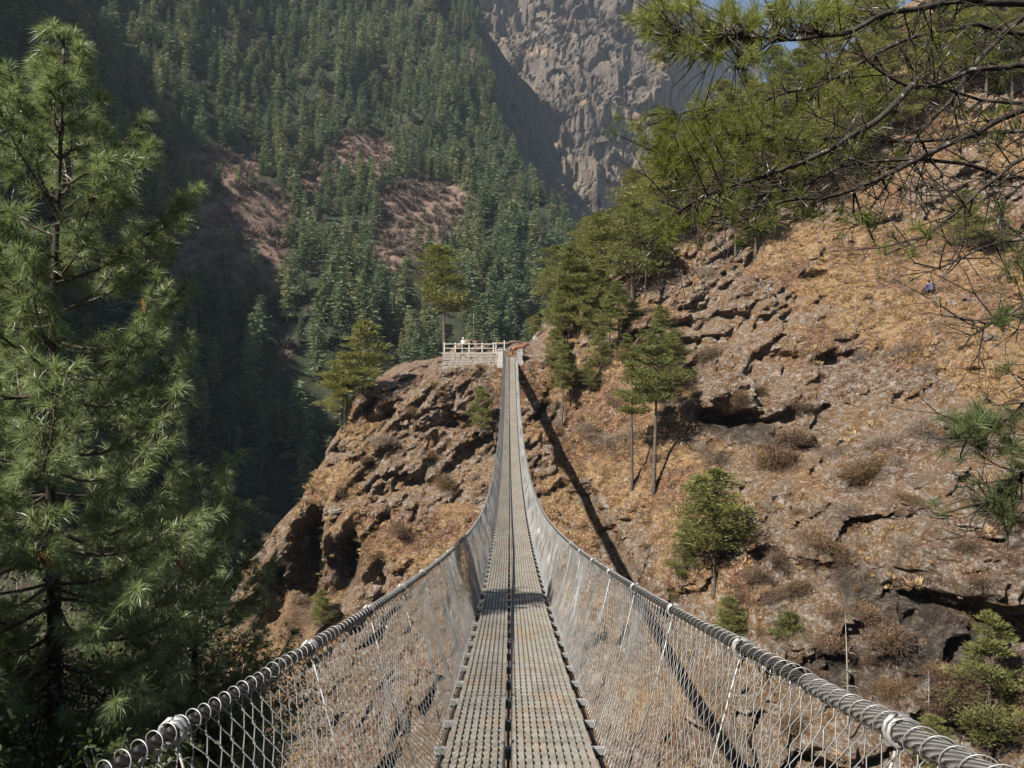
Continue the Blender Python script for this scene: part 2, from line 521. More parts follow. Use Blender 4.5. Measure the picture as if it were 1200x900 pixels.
class Sheet:
    def __init__(self, x0, x1, z0, z1, st):
        self.xs = np.arange(x0, x1 + st / 2, st); self.zs = np.arange(z0, z1 + st / 2, st); self.st = st
        self.X, self.Z = np.meshgrid(self.xs, self.zs)
    def at(self, x, z, A=None):
        A = self.Y if A is None else A
        i = np.clip((np.asarray(x) - self.xs[0]) / self.st, 0, len(self.xs) - 1.001)
        j = np.clip((np.asarray(z) - self.zs[0]) / self.st, 0, len(self.zs) - 1.001)
        i0 = i.astype(int); j0 = j.astype(int); a = i - i0; b = j - j0
        return (A[j0, i0] * (1 - a) + A[j0, i0 + 1] * a) * (1 - b) + (A[j0 + 1, i0] * (1 - a) + A[j0 + 1, i0 + 1] * a) * b
    def hit(self, u, v, ymin=5, ymax=400, st=.2):
        y = np.arange(ymin, ymax, st)
        x = (u - 600) / F_PX * y; z = (450 - v) / F_PX * y
        ok = (x > self.xs[0]) & (x < self.xs[-1]) & (z > self.zs[0]) & (z < self.zs[-1])
        s = np.where(ok, self.at(x, z) - y, 1)
        k = np.argmax(s <= 0)
        if s[k] > 0: return None
        return np.array([x[k], y[k], z[k]])
    def mesh(self, name, mat, attrs=None, kind='structure', keep=None):
        ny, nx = self.X.shape
        V = np.stack([self.X, self.Y, self.Z], -1).reshape(-1, 3)
        i = np.arange(ny * nx).reshape(ny, nx)
        F = np.stack([i[:-1, :-1], i[:-1, 1:], i[1:, 1:], i[1:, :-1]], -1).reshape(-1, 4)
        if keep is not None: F = F[keep.reshape(-1)[F].all(1)]
        me = fast_mesh(name, V, F)
        for k, a in (attrs or {}).items(): add_attr(me, k, a)
        o = finish(me, name, mat, None, None, True)
        o["kind"] = kind
        return o

# ---- far bank: the bluff the bridge lands on and the dry hillside to its right
FB = [(600,418,88),(520,430,88),(430,455,88),(380,560,84),(340,620,80),(300,700,76),(290,760,74),
 (450,560,82),(450,700,72),(400,850,63),(550,600,78),(540,800,61),(300,850,66),(200,850,72),
 (640,400,90),(650,520,82),(700,600,74),(740,680,68),(760,800,58),(700,880,53),
 (700,380,88),(800,400,80),(800,300,92),(880,280,92),(850,550,66),(850,700,56),(900,850,49),(1000,780,50),(1100,740,46),
 (950,250,92),(1000,350,78),(1000,500,64),(1000,650,53),(1050,850,47),
 (1100,200,95),(1150,350,70),(1150,500,57),(1150,640,46),(1180,850,44.5),
 (1300,200,90),(1300,400,60),(1300,600,46),(1300,850,43),(950,100,110),(1100,30,112),(1250,50,100)]
fb_f = tps_fit([unproj(*c) for c in FB])
fb = Sheet(-42, 74, -52, 72, .22)
X, Z = fb.X, fb.Z
crest_x = [-60,-34,-31,-29.3,-27.4,-23.6,-22.2,-20.3,-17,-12.3,-8.6,-7.6,-1,2.5,3.8,8.6,16,26,41,55,80]
crest_z = [-64,-56,-27.4,-22.7,-17.9,-14.2,-9.9,-4.7,-0.6,.6,1.6,2.2,2.7,3.3,5.2,8.0,14.5,27,42,52,72]
zt = np.interp(X, crest_x, crest_z) + 1.0 * fbm(X / 4, Z / 4, 0, 3, 5) * smooth(0, 4, np.abs(X + 2.5))
Yb = fb_f(X, Z)
rockm = fbm(X / 11, Z / 8, 3.3, 4, 11)
bluff = smooth(4, -6, X)
lowright = smooth(8, 22, X) * smooth(-8, -17, Z)
rockm = np.clip(rockm * 1.0 + .16 + .30 * bluff + .18 * lowright, -1, 1)
for (u, v, ru, rv, d, am) in [(930,400,80,60,74,.7),(1050,470,70,50,65,.7),(990,360,50,24,78,.5),(880,560,60,40,64,.6),(1130,520,50,40,57,.7),(1000,600,60,40,57,.5),(1150,360,60,30,70,.5),(1100,420,40,30,66,.5),(960,500,60,40,66,.5),(700,560,40,40,78,.4),(860,340,40,20,86,.5),(1090,250,60,30,90,.4),(1120,600,60,50,50,.6)]:
    p = unproj(u, v, d)
    rockm += .72 * am * np.exp(-((X - p[0]) / (ru * d / F_PX)) ** 2 - ((Z - p[2]) / (rv * d / F_PX)) ** 2)
rockm += .55 * fbm(X / 3.4, Z / 2.6, 0, 4, 13) * (1 - .5 * bluff)
rockm = np.clip(rockm, -1, 1)
rock = smooth(.0, .5, rockm)
ca, sa = math.cos(R(38)), math.sin(R(38))
P1 = X * ca + Z * sa; P2 = -X * sa + Z * ca
wob = fbm(X / 5, Z / 5, 0, 3, 77) * .8
c1, e1 = cells(P1 / 5.5 + wob * .5, P2 / 2.6 + wob * .5, 3)
c2, e2 = cells(P1 / 2.6 + wob * .6, P2 / .95 + wob * .6, 23)
c3, e3 = cells(P1 / 1.3 + wob * .5, P2 / .5 + wob * .5, 43)
str_ = P2 / .75 + .9 * fbm(P1 / 6, P2 / 3, 0, 3, 63)
str_ = (str_ - np.floor(str_))
D = 1.7 * fbm(X / 14, Z / 14, 0, 3, 1) + .55 * fbm(X / 3.5, Z / 3.5, 0, 4, 2)
D += (.32 + .78 * rock) * (2.1 * (c1 - .5) + 1.1 * (c2 - .5) + .6 * (c3 - .5) + .6 * smooth(.12, 0, e1) + .4 * smooth(.1, 0, e2) - .45 * (str_ - .5))
led = (Z + 2.2 * fbm(X / 7, Z / 9, 0, 3, 9)) / 4.2
D += (.3 + .9 * rock) * (1 - .7 * lowright) * ((led - np.floor(led)) - .5) * -1.0
D += .24 * fbm(X / .8, Z / .8, 0, 3, 8)
D += lowright * (3.4 * (cells(X / 4.2 + wob * .5, Z / 6.5 + wob * .4, 53)[0] - .5) + 1.3 * (cells(X / 1.7 + wob * .5, Z / 2.8 + wob * .4, 54)[0] - .5) + 1.1 * fbm(X / 2.6, Z / 2.6, 0, 3, 55))
# recesses (+) and bulging outcrops (-), given where they lie on the slope
DENTS = [(362,668,22,56,8,80),(414,652,11,36,4.5,80),(449,672,12,26,3.2,78),(325,700,16,36,5,80),(386,640,5,60,-1.6,79),(985,420,26,8,1.6,72),(1040,470,18,9,1.8,66),(960,560,24,9,1.6,62),(1150,440,30,10,2.0,62),(900,420,20,7,1.4,76),(1010,530,40,22,-1.2,62),(930,400,40,24,-1.2,76),(1160,300,30,12,1.6,78),(1080,400,26,14,-1.4,70),
 (812,384,20,10,3.2,82),(846,372,11,6,1.8,83),(818,350,26,12,-2.2,86),(850,360,18,12,-1.6,84),(800,408,16,9,2.0,80),
 (846,492,24,12,4.0,70),(866,470,36,15,-3.2,71),(842,520,26,22,1.8,68),(880,560,16,10,-1.5,66),
 (900,655,20,18,1.6,58),(1105,640,75,30,-3.0,53),(1060,685,32,10,2.4,52),(1110,735,60,48,2.4,48),(1172,650,26,38,4.0,50),
 (1130,770,14,24,2.2,46),(940,800,26,16,2.4,50),(560,620,28,30,-1.4,78),(700,560,22,30,-1.0,80),(495,470,40,26,-1.5,88),
 (1100,505,20,8,1.5,60),(940,320,16,5,-1.3,86),(1000,860,40,14,2.4,44),(430,470,28,22,-1.4,88),(480,600,30,20,-1.6,80),(670,690,24,18,-1.5,72)]
for (u, v, ru, rv, dep, d) in DENTS:
    p = unproj(u, v, d)
    q = ((X - p[0] + .25 * wob) / (ru * d / F_PX)) ** 2 + ((Z - p[2] + .3 * wob) / (rv * d / F_PX)) ** 2
    D += dep * np.exp(-q ** 2)
Dp = np.pad(D, 1, mode='edge')
D = .5 * D + .125 * (Dp[:-2, 1:-1] + Dp[2:, 1:-1] + Dp[1:-1, :-2] + Dp[1:-1, 2:])
# a calmer patch where the bridge lands
calm = smooth(5, 1.5, np.hypot(X + .2, (Z - 1.5)))
D *= 1 - .85 * calm
fb.Y = Yb + D + 6.0 * softplus(Z - zt, .35)
fb.Y = np.minimum(fb.Y, 230)
wet_and_shade = np.zeros_like(X)  # dark damp rock, plus cleft and hollow shade painted into the colour
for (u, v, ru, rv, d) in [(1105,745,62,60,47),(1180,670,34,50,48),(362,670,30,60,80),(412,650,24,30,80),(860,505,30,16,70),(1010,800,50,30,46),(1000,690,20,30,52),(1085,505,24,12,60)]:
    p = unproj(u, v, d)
    wet_and_shade = np.maximum(wet_and_shade, np.exp(-(((X - p[0] + .4 * wob) / (ru * d / F_PX)) ** 2 + ((Z - p[2] + .4 * wob) / (rv * d / F_PX)) ** 2) ** 2))
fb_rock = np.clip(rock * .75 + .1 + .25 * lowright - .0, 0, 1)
far_bank_ = fb.mesh("hillside", M['hill'], {"rock": fb_rock, "cell": c2 * rock, "wet": wet_and_shade}, 'structure', (Z - zt < 3.5) & (X < 73))
me = far_bank_.data
lv = np.empty(len(me.loops), np.int32); me.loops.foreach_get('vertex_index', lv)
me.polygons.foreach_set('use_smooth', (fb_rock.reshape(-1)[lv].reshape(-1, 4).mean(1) < .30))

# ---- the wooded mountain across the side valley
LM = [(330,450,235),(450,400,262),(550,385,290),(640,375,330),(690,320,430),(350,300,325),(450,280,372),(550,250,430),(640,240,490),
 (250,200,350),(400,150,470),(500,100,560),(560,40,640),(400,0,600),(250,50,455),(100,50,365),(0,50,315),(0,200,270),(100,200,300),(200,300,275),
 (250,400,240),(200,500,200),(100,500,205),(0,450,220),(0,650,150),(300,600,180),(200,700,140),(400,600,200),(600,500,240),(560,-60,690),(300,-60,560),(0,-60,350),
 (-200,100,300),(-200,400,230),(-200,-60,330)]
lm_f = tps_fit([unproj(*c) for c in LM])
lm = Sheet(-330, 140, -86, 420, 2.2)
X, Z = lm.X, lm.Z
ex_z = [-90, 40, 98, 114, 144, 187, 268, 320, 420]
ex_x = [60, 50, 40, 22, 3.5, -10.6, -27, -39, -65]
xe = np.interp(Z, ex_z, ex_x) + 5 * fbm(Z / 30, 0, 0, 3, 5)
Yl = lm_f(X, Z)
w_fl = np.interp(Z, [-90, 150, 194, 214, 302, 330, 420], [125, 120, 108, 68, 74, 26, 16]) + 7 * fbm(Z / 22, 0, 0, 3, 45)
gul = ridged(X / 75 + Z / 220, Z / 300, .5, 3, 91)
Dl = 26 * (gul - .8) * -1 * .9 + 7 * fbm(X / 30, Z / 40, 0, 4, 31) + 2.2 * fbm(X / 8, Z / 8, 0, 3, 33)
over = softplus(X - xe, 2.0)
flank = smooth(0, 8, X - xe)
lm.Y = Yl + Dl * (1 - .5 * flank) + 2.5 * np.minimum(over, w_fl) + 45 * softplus(X - xe - w_fl, 1.5)
lm.Y = np.minimum(lm.Y + 0 * X, 1000)
lm_clear = np.zeros_like(X)
CLEAR = [(262,205,34,40,350),(300,262,42,52,330),(278,300,45,46,300),(322,330,20,30,290),(420,180,46,44,430),(500,250,48,62,400),(470,300,26,36,360),(365,215,14,30,380),(285,45,16,10,470),
         (515,12,14,14,600),(548,55,10,20,600),(400,60,16,16,540)]
BARE_DARK = [(278,440,34,80,240),(228,330,40,80,270),(60,330,60,60,270)]  # treeless; dark undergrowth colour left here to deepen the ravine's shade
for (u, v, ru, rv, d) in CLEAR:
    p = unproj(u, v, d)
    q = ((X - p[0]) / (ru * d / F_PX)) ** 2 + ((Z - p[2]) / (rv * d / F_PX)) ** 2
    lm_clear = np.maximum(lm_clear, np.exp(-q ** 2))
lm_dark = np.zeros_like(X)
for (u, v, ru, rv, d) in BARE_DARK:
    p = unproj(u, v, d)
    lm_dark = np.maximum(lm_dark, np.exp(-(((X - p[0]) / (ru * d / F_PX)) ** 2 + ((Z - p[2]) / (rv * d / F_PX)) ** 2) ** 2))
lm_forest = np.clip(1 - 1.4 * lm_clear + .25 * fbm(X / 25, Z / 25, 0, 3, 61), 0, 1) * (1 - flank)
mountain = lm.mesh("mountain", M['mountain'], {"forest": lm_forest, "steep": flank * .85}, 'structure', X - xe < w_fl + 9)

# ---- the rock wall closing the valley
fc = Sheet(-160, 620, -60, 900, 3.4)
X, Z = fc.X, fc.Z
Yf = 1010 + .30 * (Z - 200) + .25 * np.maximum(X - 60, 0)
Yf = Yf - 1.2 * np.minimum(Z - 225, 0) * -1 * .9
rib = ridged(X / 150 + Z / 500, Z / 520, .2, 3, 7)
cliff_d = -34 * (rib - .8) + 14 * fbm(X / 90, Z / 80, 0, 3, 27)
warp = .8 * fbm(X / 50, Z / 60, 0, 3, 3)
for (w_, h_, amp, sd) in ((46, 190, 22, 9), (19, 110, 12, 19), (8, 70, 4.5, 29), (4.5, 36, 1.6, 39)):
    cc, ce = cells((X + .22 * Z) / w_ + warp, Z / h_ + warp * .5, sd)
    cliff_d += amp * (cc - .5) + amp * .35 * smooth(.12, 0, ce)
led = (Z + 60 * fbm(X / 130, Z / 200, 0, 3, 19) + .35 * X) / 115
ledge = smooth(.62, .95, led - np.floor(led)) * smooth(-.4, .4, fbm(X / 90, Z / 90, 0, 3, 29))
turn = np.interp(Z, [0, 250, 330, 460, 900], [225, 205, 205, 215, 240]) + 16 * fbm(Z / 60, 0, 0, 3, 41)
Yf = Yf + cliff_d + 40 * ((led - np.floor(led)) - .5) * -.6 + 2.2 * softplus(X - turn, 6)
# the crest falls to the right
ztc = np.interp(X, [-160, 205, 260, 300, 330, 365, 400, 460, 620], [900, 880, 620, 520, 470, 440, 380, 300, 200]) + 14 * fbm(X / 30, 0, 0, 3, 51)
fc.Y = np.minimum(Yf + 7 * softplus(Z - ztc, 6), 1900)
fco = fc.mesh("cliff", M['cliff'], {"ledge": np.clip(ledge * .8 + .6 * smooth(250, 200, Z), 0, 1)})
fco.data.polygons.foreach_set("use_smooth", np.zeros(len(fco.data.polygons), bool))

# ---- hazy ridge farther still
fr = Sheet(200, 1150, -60, 940, 9)
X, Z = fr.X, fr.Z
ztr = np.interp(X, [200, 320, 655, 734, 784, 850, 1150], [740, 766, 895, 880, 840, 750, 480]) + 16 * fbm(X / 60, 0, 0, 4, 71)
fr.Y = np.minimum(840 + 1.9 * X + .06 * Z - 50 * ridged(X / 160, Z / 260, 0, 4, 73) + 7 * softplus(Z - ztr, 8), 2580)
fr.mesh("far_mountain", M['blue_rock'], {}, 'structure', Z - ztr < 25)

# ---- the near bank under the camera and the spur of our own side of the valley off to the left
def near_ground(x, y):
    x = np.asarray(x, float); y = np.asarray(y, float)
    edge = np.interp(x, [-40, -14, -8, -5, -3.4, -2.0, 2.0, 3.2, 12, 40], [30, 24, 18.5, 15.5, 9, 1.2, 1.2, 1.0, -1, -4])
    base = np.interp(x, [-60, -30, -14, -8, -4, -2.2, 2.2, 6, 40], [12, 2, -3.2, -4.6, -4.6, -2.2, -2.2, -3.0, 6.0])
    z = base + .45 * fbm(x / 3, y / 3, 0, 4, 3) * smooth(1.5, 4, np.abs(x)) - .12 * np.maximum(y - 4, 0)
    z = z - 1.7 * softplus(y - edge, .8)
    back = np.maximum(-2 - y, 0)
    return np.maximum(z + .5 * back * smooth(1.5, 6, np.abs(x) + back * .4), -80)
gx = np.arange(-48, 44, .5); gy = np.arange(-30, 52, .5)
GX, GY = np.meshgrid(gx, gy); GZ = near_ground(GX, GY)
i = np.arange(GX.size).reshape(GX.shape)
me = fast_mesh("near_bank", np.stack([GX, GY, GZ], -1).reshape(-1, 3), np.stack([i[:-1, :-1], i[:-1, 1:], i[1:, 1:], i[1:, :-1]], -1).reshape(-1, 4))
finish(me, "near_bank_ground", M['soil'], None, None, True)["kind"] = 'structure'

sx = np.arange(-560, -60, 6.0); sy = np.arange(-260, 420, 6.0)
SX, SY = np.meshgrid(sx, sy)
ridge_x = np.interp(SY, [-260, 0, 240, 300, 420], [-315, -300, -300, -305, -360])
ridge_h = np.interp(SY, [-260, 0, 215, 245, 285, 320, 420], [325, 310, 309, 316, 322, 250, -20])
SZ = ridge_h - np.where(SX > ridge_x, 2.8, 1.0) * np.abs(SX - ridge_x) * smooth(0, 40, np.abs(SX - ridge_x)) + 12 * fbm(SX / 50, SY / 50, 0, 4, 15)
SZ = np.maximum(SZ, -88)
i = np.arange(SX.size).reshape(SX.shape)
me = fast_mesh("near_spur", np.stack([SX, SY, SZ], -1).reshape(-1, 3), np.stack([i[:-1, :-1], i[:-1, 1:], i[1:, 1:], i[1:, :-1]], -1).reshape(-1, 4))
add_attr(me, "forest", np.ones(SX.size)); add_attr(me, "steep", np.zeros(SX.size))
finish(me, "valley_side_hill", M['mountain'], None, None, True)["kind"] = 'structure'

g = MB(); g.add([(-600, -400, -90), (1300, -400, -90), (1300, 2590, -90), (-600, 2590, -90)], [(0, 1, 2, 3)])
g.build("ground", M['ground'])["kind"] = 'structure'

# ------------------------------------------------------------------ geometry-node scatter (stuff only)
def gn_scatter(name, pts, rots, scls, idx, protos, label=None):
    pc = bpy.data.collections.new(name + "_source")
    for k, p in enumerate(protos):
        pc.objects.link(p)
    me = bpy.data.meshes.new(name)
    me.vertices.add(len(pts)); me.vertices.foreach_set("co", np.asarray(pts, np.float32).ravel())
    a = me.attributes.new("rot", 'FLOAT_VECTOR', 'POINT'); a.data.foreach_set("vector", np.asarray(rots, np.float32).ravel())
    a = me.attributes.new("scl", 'FLOAT_VECTOR', 'POINT'); a.data.foreach_set("vector", np.asarray(scls, np.float32).ravel())
    a = me.attributes.new("idx", 'INT', 'POINT'); a.data.foreach_set("value", np.asarray(idx, np.int32))
    o = bpy.data.objects.new(name, me); COL.objects.link(o)
    ng = bpy.data.node_groups.new(name, 'GeometryNodeTree')
    ng.interface.new_socket("Geometry", in_out='INPUT', socket_type='NodeSocketGeometry')
    ng.interface.new_socket("Geometry", in_out='OUTPUT', socket_type='NodeSocketGeometry')
    n = ng.nodes; l = ng.links
    gi = n.new("NodeGroupInput"); go = n.new("NodeGroupOutput")
    ci = n.new("GeometryNodeCollectionInfo"); ci.inputs["Collection"].default_value = pc
    ci.inputs["Separate Children"].default_value = True; ci.inputs["Reset Children"].default_value = True
    ip = n.new("GeometryNodeInstanceOnPoints"); ip.inputs["Pick Instance"].default_value = True
    def na(nm, ty):
        x = n.new("GeometryNodeInputNamedAttribute"); x.data_type = ty; x.inputs["Name"].default_value = nm
        return [s for s in x.outputs if s.enabled and s.name == "Attribute"][0]
    e2r = n.new("FunctionNodeEulerToRotation")
    l.new(na("rot", 'FLOAT_VECTOR'), e2r.inputs[0])
    l.new(gi.outputs[0], ip.inputs["Points"]); l.new(ci.outputs[0], ip.inputs["Instance"])
    l.new(na("idx", 'INT'), ip.inputs["Instance Index"]); l.new(e2r.outputs[0], ip.inputs["Rotation"])
    l.new(na("scl", 'FLOAT_VECTOR'), ip.inputs["Scale"])
    l.new(ip.outputs[0], go.inputs[0])
    md = o.modifiers.new("scatter", 'NODES'); md.node_group = ng
    tag(o, label, None, None, 'stuff')
    return o

# ------------------------------------------------------------------ foliage building blocks
def tri_cloud(P, D_, L, W, droop=0.0, nseg=1, seed=0):
    """blades: origin P (n,3), direction D_ (n,3), length L, width W -> verts, faces (triangles)"""
    r = np.random.default_rng(seed)
    n = len(P)
    D_ = D_ / (np.linalg.norm(D_, axis=1)[:, None] + 1e-9)
    S = np.cross(D_, r.normal(size=(n, 3))); S /= np.linalg.norm(S, axis=1)[:, None] + 1e-9
    L = np.broadcast_to(L, (n,))[:, None]; W = np.broadcast_to(W, (n,))[:, None]
    tip = P + D_ * L + np.array([0, 0, -1.0]) * droop * L
    if nseg == 1:
        V = np.stack([P - S * W / 2, P + S * W / 2, tip], 1)
        F = np.arange(n * 3).reshape(n, 3)
    else:
        mid = P + D_ * L * .55 + np.array([0, 0, -1.0]) * droop * L * .2
        V = np.stack([P - S * W / 2, P + S * W / 2, mid + S * W / 2, mid - S * W / 2, tip], 1)
        b = np.arange(n)[:, None] * 5
        F = np.concatenate([b + [0, 1, 2], b + [0, 2, 3], b + [3, 2, 4]])
    return V.reshape(-1, 3), F

def fir_crown(seed, H=18.0, rad=3.0, whorls=19, shape=.9, dens=10, loose=.0):
    """a spruce or fir: drooping whorls of short sprays"""
    r = np.random.default_rng(seed)
    P, D_, L = [], [], []
    z0 = H * (.10 + .1 * r.random())
    for k in range(whorls):
        f = k / (whorls - 1)
        z = z0 + (H - z0) * f ** .95
        rr = rad * (1 - f) ** shape * (.75 + .5 * r.random()) + .18
        nb = 8 if f < .6 else 6
        a0 = r.random() * 6.28
        for b in range(nb):
            if r.random() < .1 + loose: continue
            a = a0 + b * 6.283 / nb + r.normal() * .25
            lr = rr * (.65 + .5 * r.random())
            m = max(3, int(dens * (lr / rad) + 2))
            s = (np.arange(m) + r.random(m)) / m
            dr = -.22 * lr * s + .12 * lr * s ** 2
            px = np.cos(a) * lr * s; py = np.sin(a) * lr * s
            P.append(np.stack([px + r.normal(size=m) * .22, py + r.normal(size=m) * .22, z + dr + r.normal(size=m) * .2], 1))
            side = r.choice([-1, 1], m) * (.5 + .6 * r.random(m))
            D_.append(np.stack([np.cos(a + side), np.sin(a + side), -.15 + .35 * r.random(m) - .1], 1))
            L.append(.85 + .85 * r.random(m))
    m = 14
    P.append(np.stack([r.normal(size=m) * .1, r.normal(size=m) * .1, H - r.random(m) * 1.6], 1)); D_.append(np.stack([r.normal(size=m), r.normal(size=m), .7 * np.ones(m)], 1)); L.append(np.full(m, .7))
    P = np.concatenate(P); D_ = np.concatenate(D_); L = np.concatenate(L)
    return tri_cloud(P, D_, L, .33 * L, .08, 1, seed)

def pine_crown(seed, H=10.0, rad=2.4, z0=.42, whorls=9, per=5, clump=70, top=1.0):
    """a hill pine: separate layered pads of needle sprays on upswept limbs. returns leaf arrays and limb paths"""
    r = np.random.default_rng(seed)
    P, D_, L = [], [], []
    limbs = []
    for k in range(whorls):
        f = k / (whorls - 1)
        z = H * (z0 + (1 - z0) * (.02 + .96 * f))
        prof = (1 - f) ** .65 * (.45 + .55 * min(1, f * 3 + .25)) + .10
        a0 = r.random() * 6.28
        nb = max(3, int(round(per * (1 - .3 * f))))
        for b in range(nb):
            if r.random() < .15: continue
            a = a0 + b * 6.283 / nb + r.normal() * .35
            lr = rad * prof * (.6 + .65 * r.random())
            rise = lr * (.18 + .3 * f + .15 * r.normal())
            path = np.array([[0, 0, z - .1], [np.cos(a) * lr * .5, np.sin(a) * lr * .5, z + rise * .25], [np.cos(a) * lr, np.sin(a) * lr, z + rise]])
            limbs.append(path)
            for q in (.55, .8, 1.02):
                if q < .6 and lr < .7: continue
                c = path[0] * (1 - q) + path[2] * q; c = c + r.normal(size=3) * .12
                cr = (.36 + .27 * lr) * (.8 + .4 * r.random())
                n = int(1.0 * clump * (.6 + .7 * r.random()))
                g_ = r.normal(size=(n, 3)); g_ /= np.linalg.norm(g_, axis=1)[:, None]
                rr = r.random(n) ** .5
                off = g_ * rr[:, None] * np.array([cr * 1.2, cr * 1.2, cr * .30])
                P.append(c + off)
                D_.append(off * np.array([1, 1, .8]) + np.array([np.cos(a) * .2, np.sin(a) * .2, .35]) * cr + r.normal(size=(n, 3)) * .12)
                L.append(.20 + .16 * r.random(n))
    P = np.concatenate(P); D_ = np.concatenate(D_); L = np.concatenate(L)
    V, F = tri_cloud(P, D_, L, .30 * L, .05, 1, seed)
    return V, F, limbs

def trunk_mesh(seed, H, r0, limbs=(), bend=.03, sides=7, limb_r=.035, stubs=0):
    r = np.random.default_rng(seed + 100)
    b = MB()
    z = np.linspace(-.6, H * .985, 9)
    bx = bend * H * np.sin(z / H * 3.1 + r.random() * 6) * .5; by = bend * H * np.sin(z / H * 2.6 + r.random() * 6) * .5
    bx -= np.interp(0, z, bx); by -= np.interp(0, z, by)
    b.tube(np.stack([bx * .5, by * .5, z], 1), r0 * (1 - .93 * np.clip(z / H, 0, 1)) + .01, sides)
    for p in limbs:
        p = np.array(p); b.tube(p, np.linspace(limb_r * 1.5, limb_r * .4, len(p)), 4, False)
    for k in range(stubs):
        zz = H * (.12 + .4 * r.random()); a = r.random() * 6.28; l = .3 + 1.0 * r.random()
        b.tube([(0, 0, zz), (math.cos(a) * l * .6, math.sin(a) * l * .6, zz - .05), (math.cos(a) * l, math.sin(a) * l, zz - .2 * l)], [.03, .02, .008], 4, False)
    return b

def mesh_obj(name, V, F, mat, parent=None, link=True):
    return finish(fast_mesh(name, V, F), name, mat, None, parent, False, None, link)

# ------------------------------------------------------------------ forest on the mountain
class TreeKind:
    def __init__(self, name, crown_v, crown_f, crown_mat, trunk_mb, bark, H):
        self.H = H; self.name = name
        self.crown = fast_mesh("crown", crown_v, crown_f); self.crown.materials.append(crown_mat)
        me = bpy.data.meshes.new("trunk"); me.from_pydata(np.concatenate(trunk_mb.v), [], trunk_mb.f); me.materials.append(bark)
        me.polygons.foreach_set("use_smooth", np.ones(len(me.polygons), bool)); me.update()
        self.trunk = me
    def place(self, loc, rz, scl, label, cat, group=None, tilt=(0, 0)):
        t = thing(self.name, label, cat, loc, rz, group)
        t.rotation_euler = (tilt[0], tilt[1], rz)
        t.scale = scl if hasattr(scl, "__len__") else (scl, scl, scl)
        for nm, me in (("trunk", self.trunk), ("crown", self.crown)):
            o = bpy.data.objects.new(nm, me); COL.objects.link(o); o.parent = t
        return t

firs = []
for k in range(8):
    H = [19, 17, 21, 18, 15, 20, 16, 18][k]
    V, F = fir_crown(200 + k, H,  [3.0, 3.3, 3.1, 2.6, 3.4, 2.9, 2.7, 3.6][k], 18, [.9, .75, 1.0, .85, .62, .95, .8, .6][k], 12, [.0, .05, 0, .1, .05, .15, .0, .12][k])
    firs.append(TreeKind("fir_tree", V, F, M['needle_fir'], trunk_mesh(k, H, .26, (), .01, 6), M['bark_pale'], H))

for k in range(4):
    H = [12, 14, 11, 13][k]
    V, F = fir_crown(230 + k, H, [4.2, 3.6, 4.6, 3.4][k], 12, [.42, .5, .38, .6][k], 12, .12)
    firs.append(TreeKind("fir_tree", V, F, M['needle_old'] if k % 2 else M['needle_fir'], trunk_mesh(30 + k, H, .24, (), .03, 6), M['bark_pale'], H))
N = 15000
fx = rng.uniform(lm.xs[0] + 4, lm.xs[-1] - 4, N); fz = rng.uniform(-60, 400, N)
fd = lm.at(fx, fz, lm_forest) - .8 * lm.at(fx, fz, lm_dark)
fy = lm.at(fx, fz)
gyz = (lm.at(fx, fz + 3) - lm.at(fx, fz - 3)) / 6
keep = (rng.random(N) < np.clip(fd * 1.15 - .12, 0, 1) * np.clip(.75 + .9 * fbm(fx / 22, fz / 22, 5, 3, 9), .12, 1)) & (fy < 900)
fx, fy, fz = fx[keep], fy[keep], fz[keep]
# thin to a spacing of about 4.5 m
grid = {}
sel = []
for k in range(len(fx)):
    c = (int(fx[k] // 6.0), int(fy[k] // 6.0), int(fz[k] // 6.0))
    if c in grid: continue
    grid[c] = 1; sel.append(k)
fx, fy, fz = fx[sel], fy[sel], fz[sel]
fk = rng.integers(0, 12, len(fx)); fs = rng.uniform(.55, 1.0, len(fx)) ** 1.3 * 1.42 * (.86 + .2 * fbm(fx / 40, fy / 40, fz / 40, 2, 3))
H_ = np.array([f.H for f in firs])[fk] * fs
U = 600 + F_PX * fx / fy; VT = 450 - F_PX * (fz + H_) / fy; VB = 450 - F_PX * fz / fy
crest_v = np.interp(U, [0, 270, 290, 310, 350, 385, 420, 470, 520, 590, 640, 690, 720, 760, 800, 850], [900, 740, 690, 640, 600, 500, 450, 440, 425, 410, 375, 270, 230, 190, 140, 90])
vis = (U > 5) & (U < 715) & (VB > -5) & (VT < 600) & (VT < crest_v - 4) & (U > 600 - 900 * .0 - np.interp(VT, [0, 100, 250, 450, 600], [520, 480, 390, 365, 320]))
order = np.argsort(np.where(vis, -H_ / fy, 0))
near_set = set(order[:292].tolist())
for k in near_set:
    firs[fk[k]].place((fx[k], fy[k], fz[k] - .4), rng.random() * 6.28, (fs[k] * rng.uniform(.85, 1.15),) * 2 + (fs[k],),
                      "dark spire-topped conifer in the forest on the mountainside across the valley" if fk[k] < 8 else "broad round-topped conifer in the forest on the mountainside across the valley", "tree",
                      "spire-topped conifers of the mountainside forest" if fk[k] < 8 else "round-topped conifers of the mountainside forest")
rest = [k for k in range(len(fx)) if k not in near_set]
protos = []
for k, f in enumerate(firs):
    tv = np.empty(len(f.trunk.vertices) * 3, np.float32); f.trunk.vertices.foreach_get("co", tv)
    o = bpy.data.objects.new("forest_tree_%02d" % k, f.crown); protos.append(o)
ra = np.zeros((len(rest), 3)); ra[:, 2] = rng.random(len(rest)) * 6.28
gn_scatter("forest", np.stack([fx[rest], fy[rest], fz[rest] - .4], 1), ra, np.repeat(fs[rest][:, None], 3, 1), fk[rest], protos,
           "distant conifer forest covering the mountainside")
print("forest", len(fx), "individual", len(near_set))

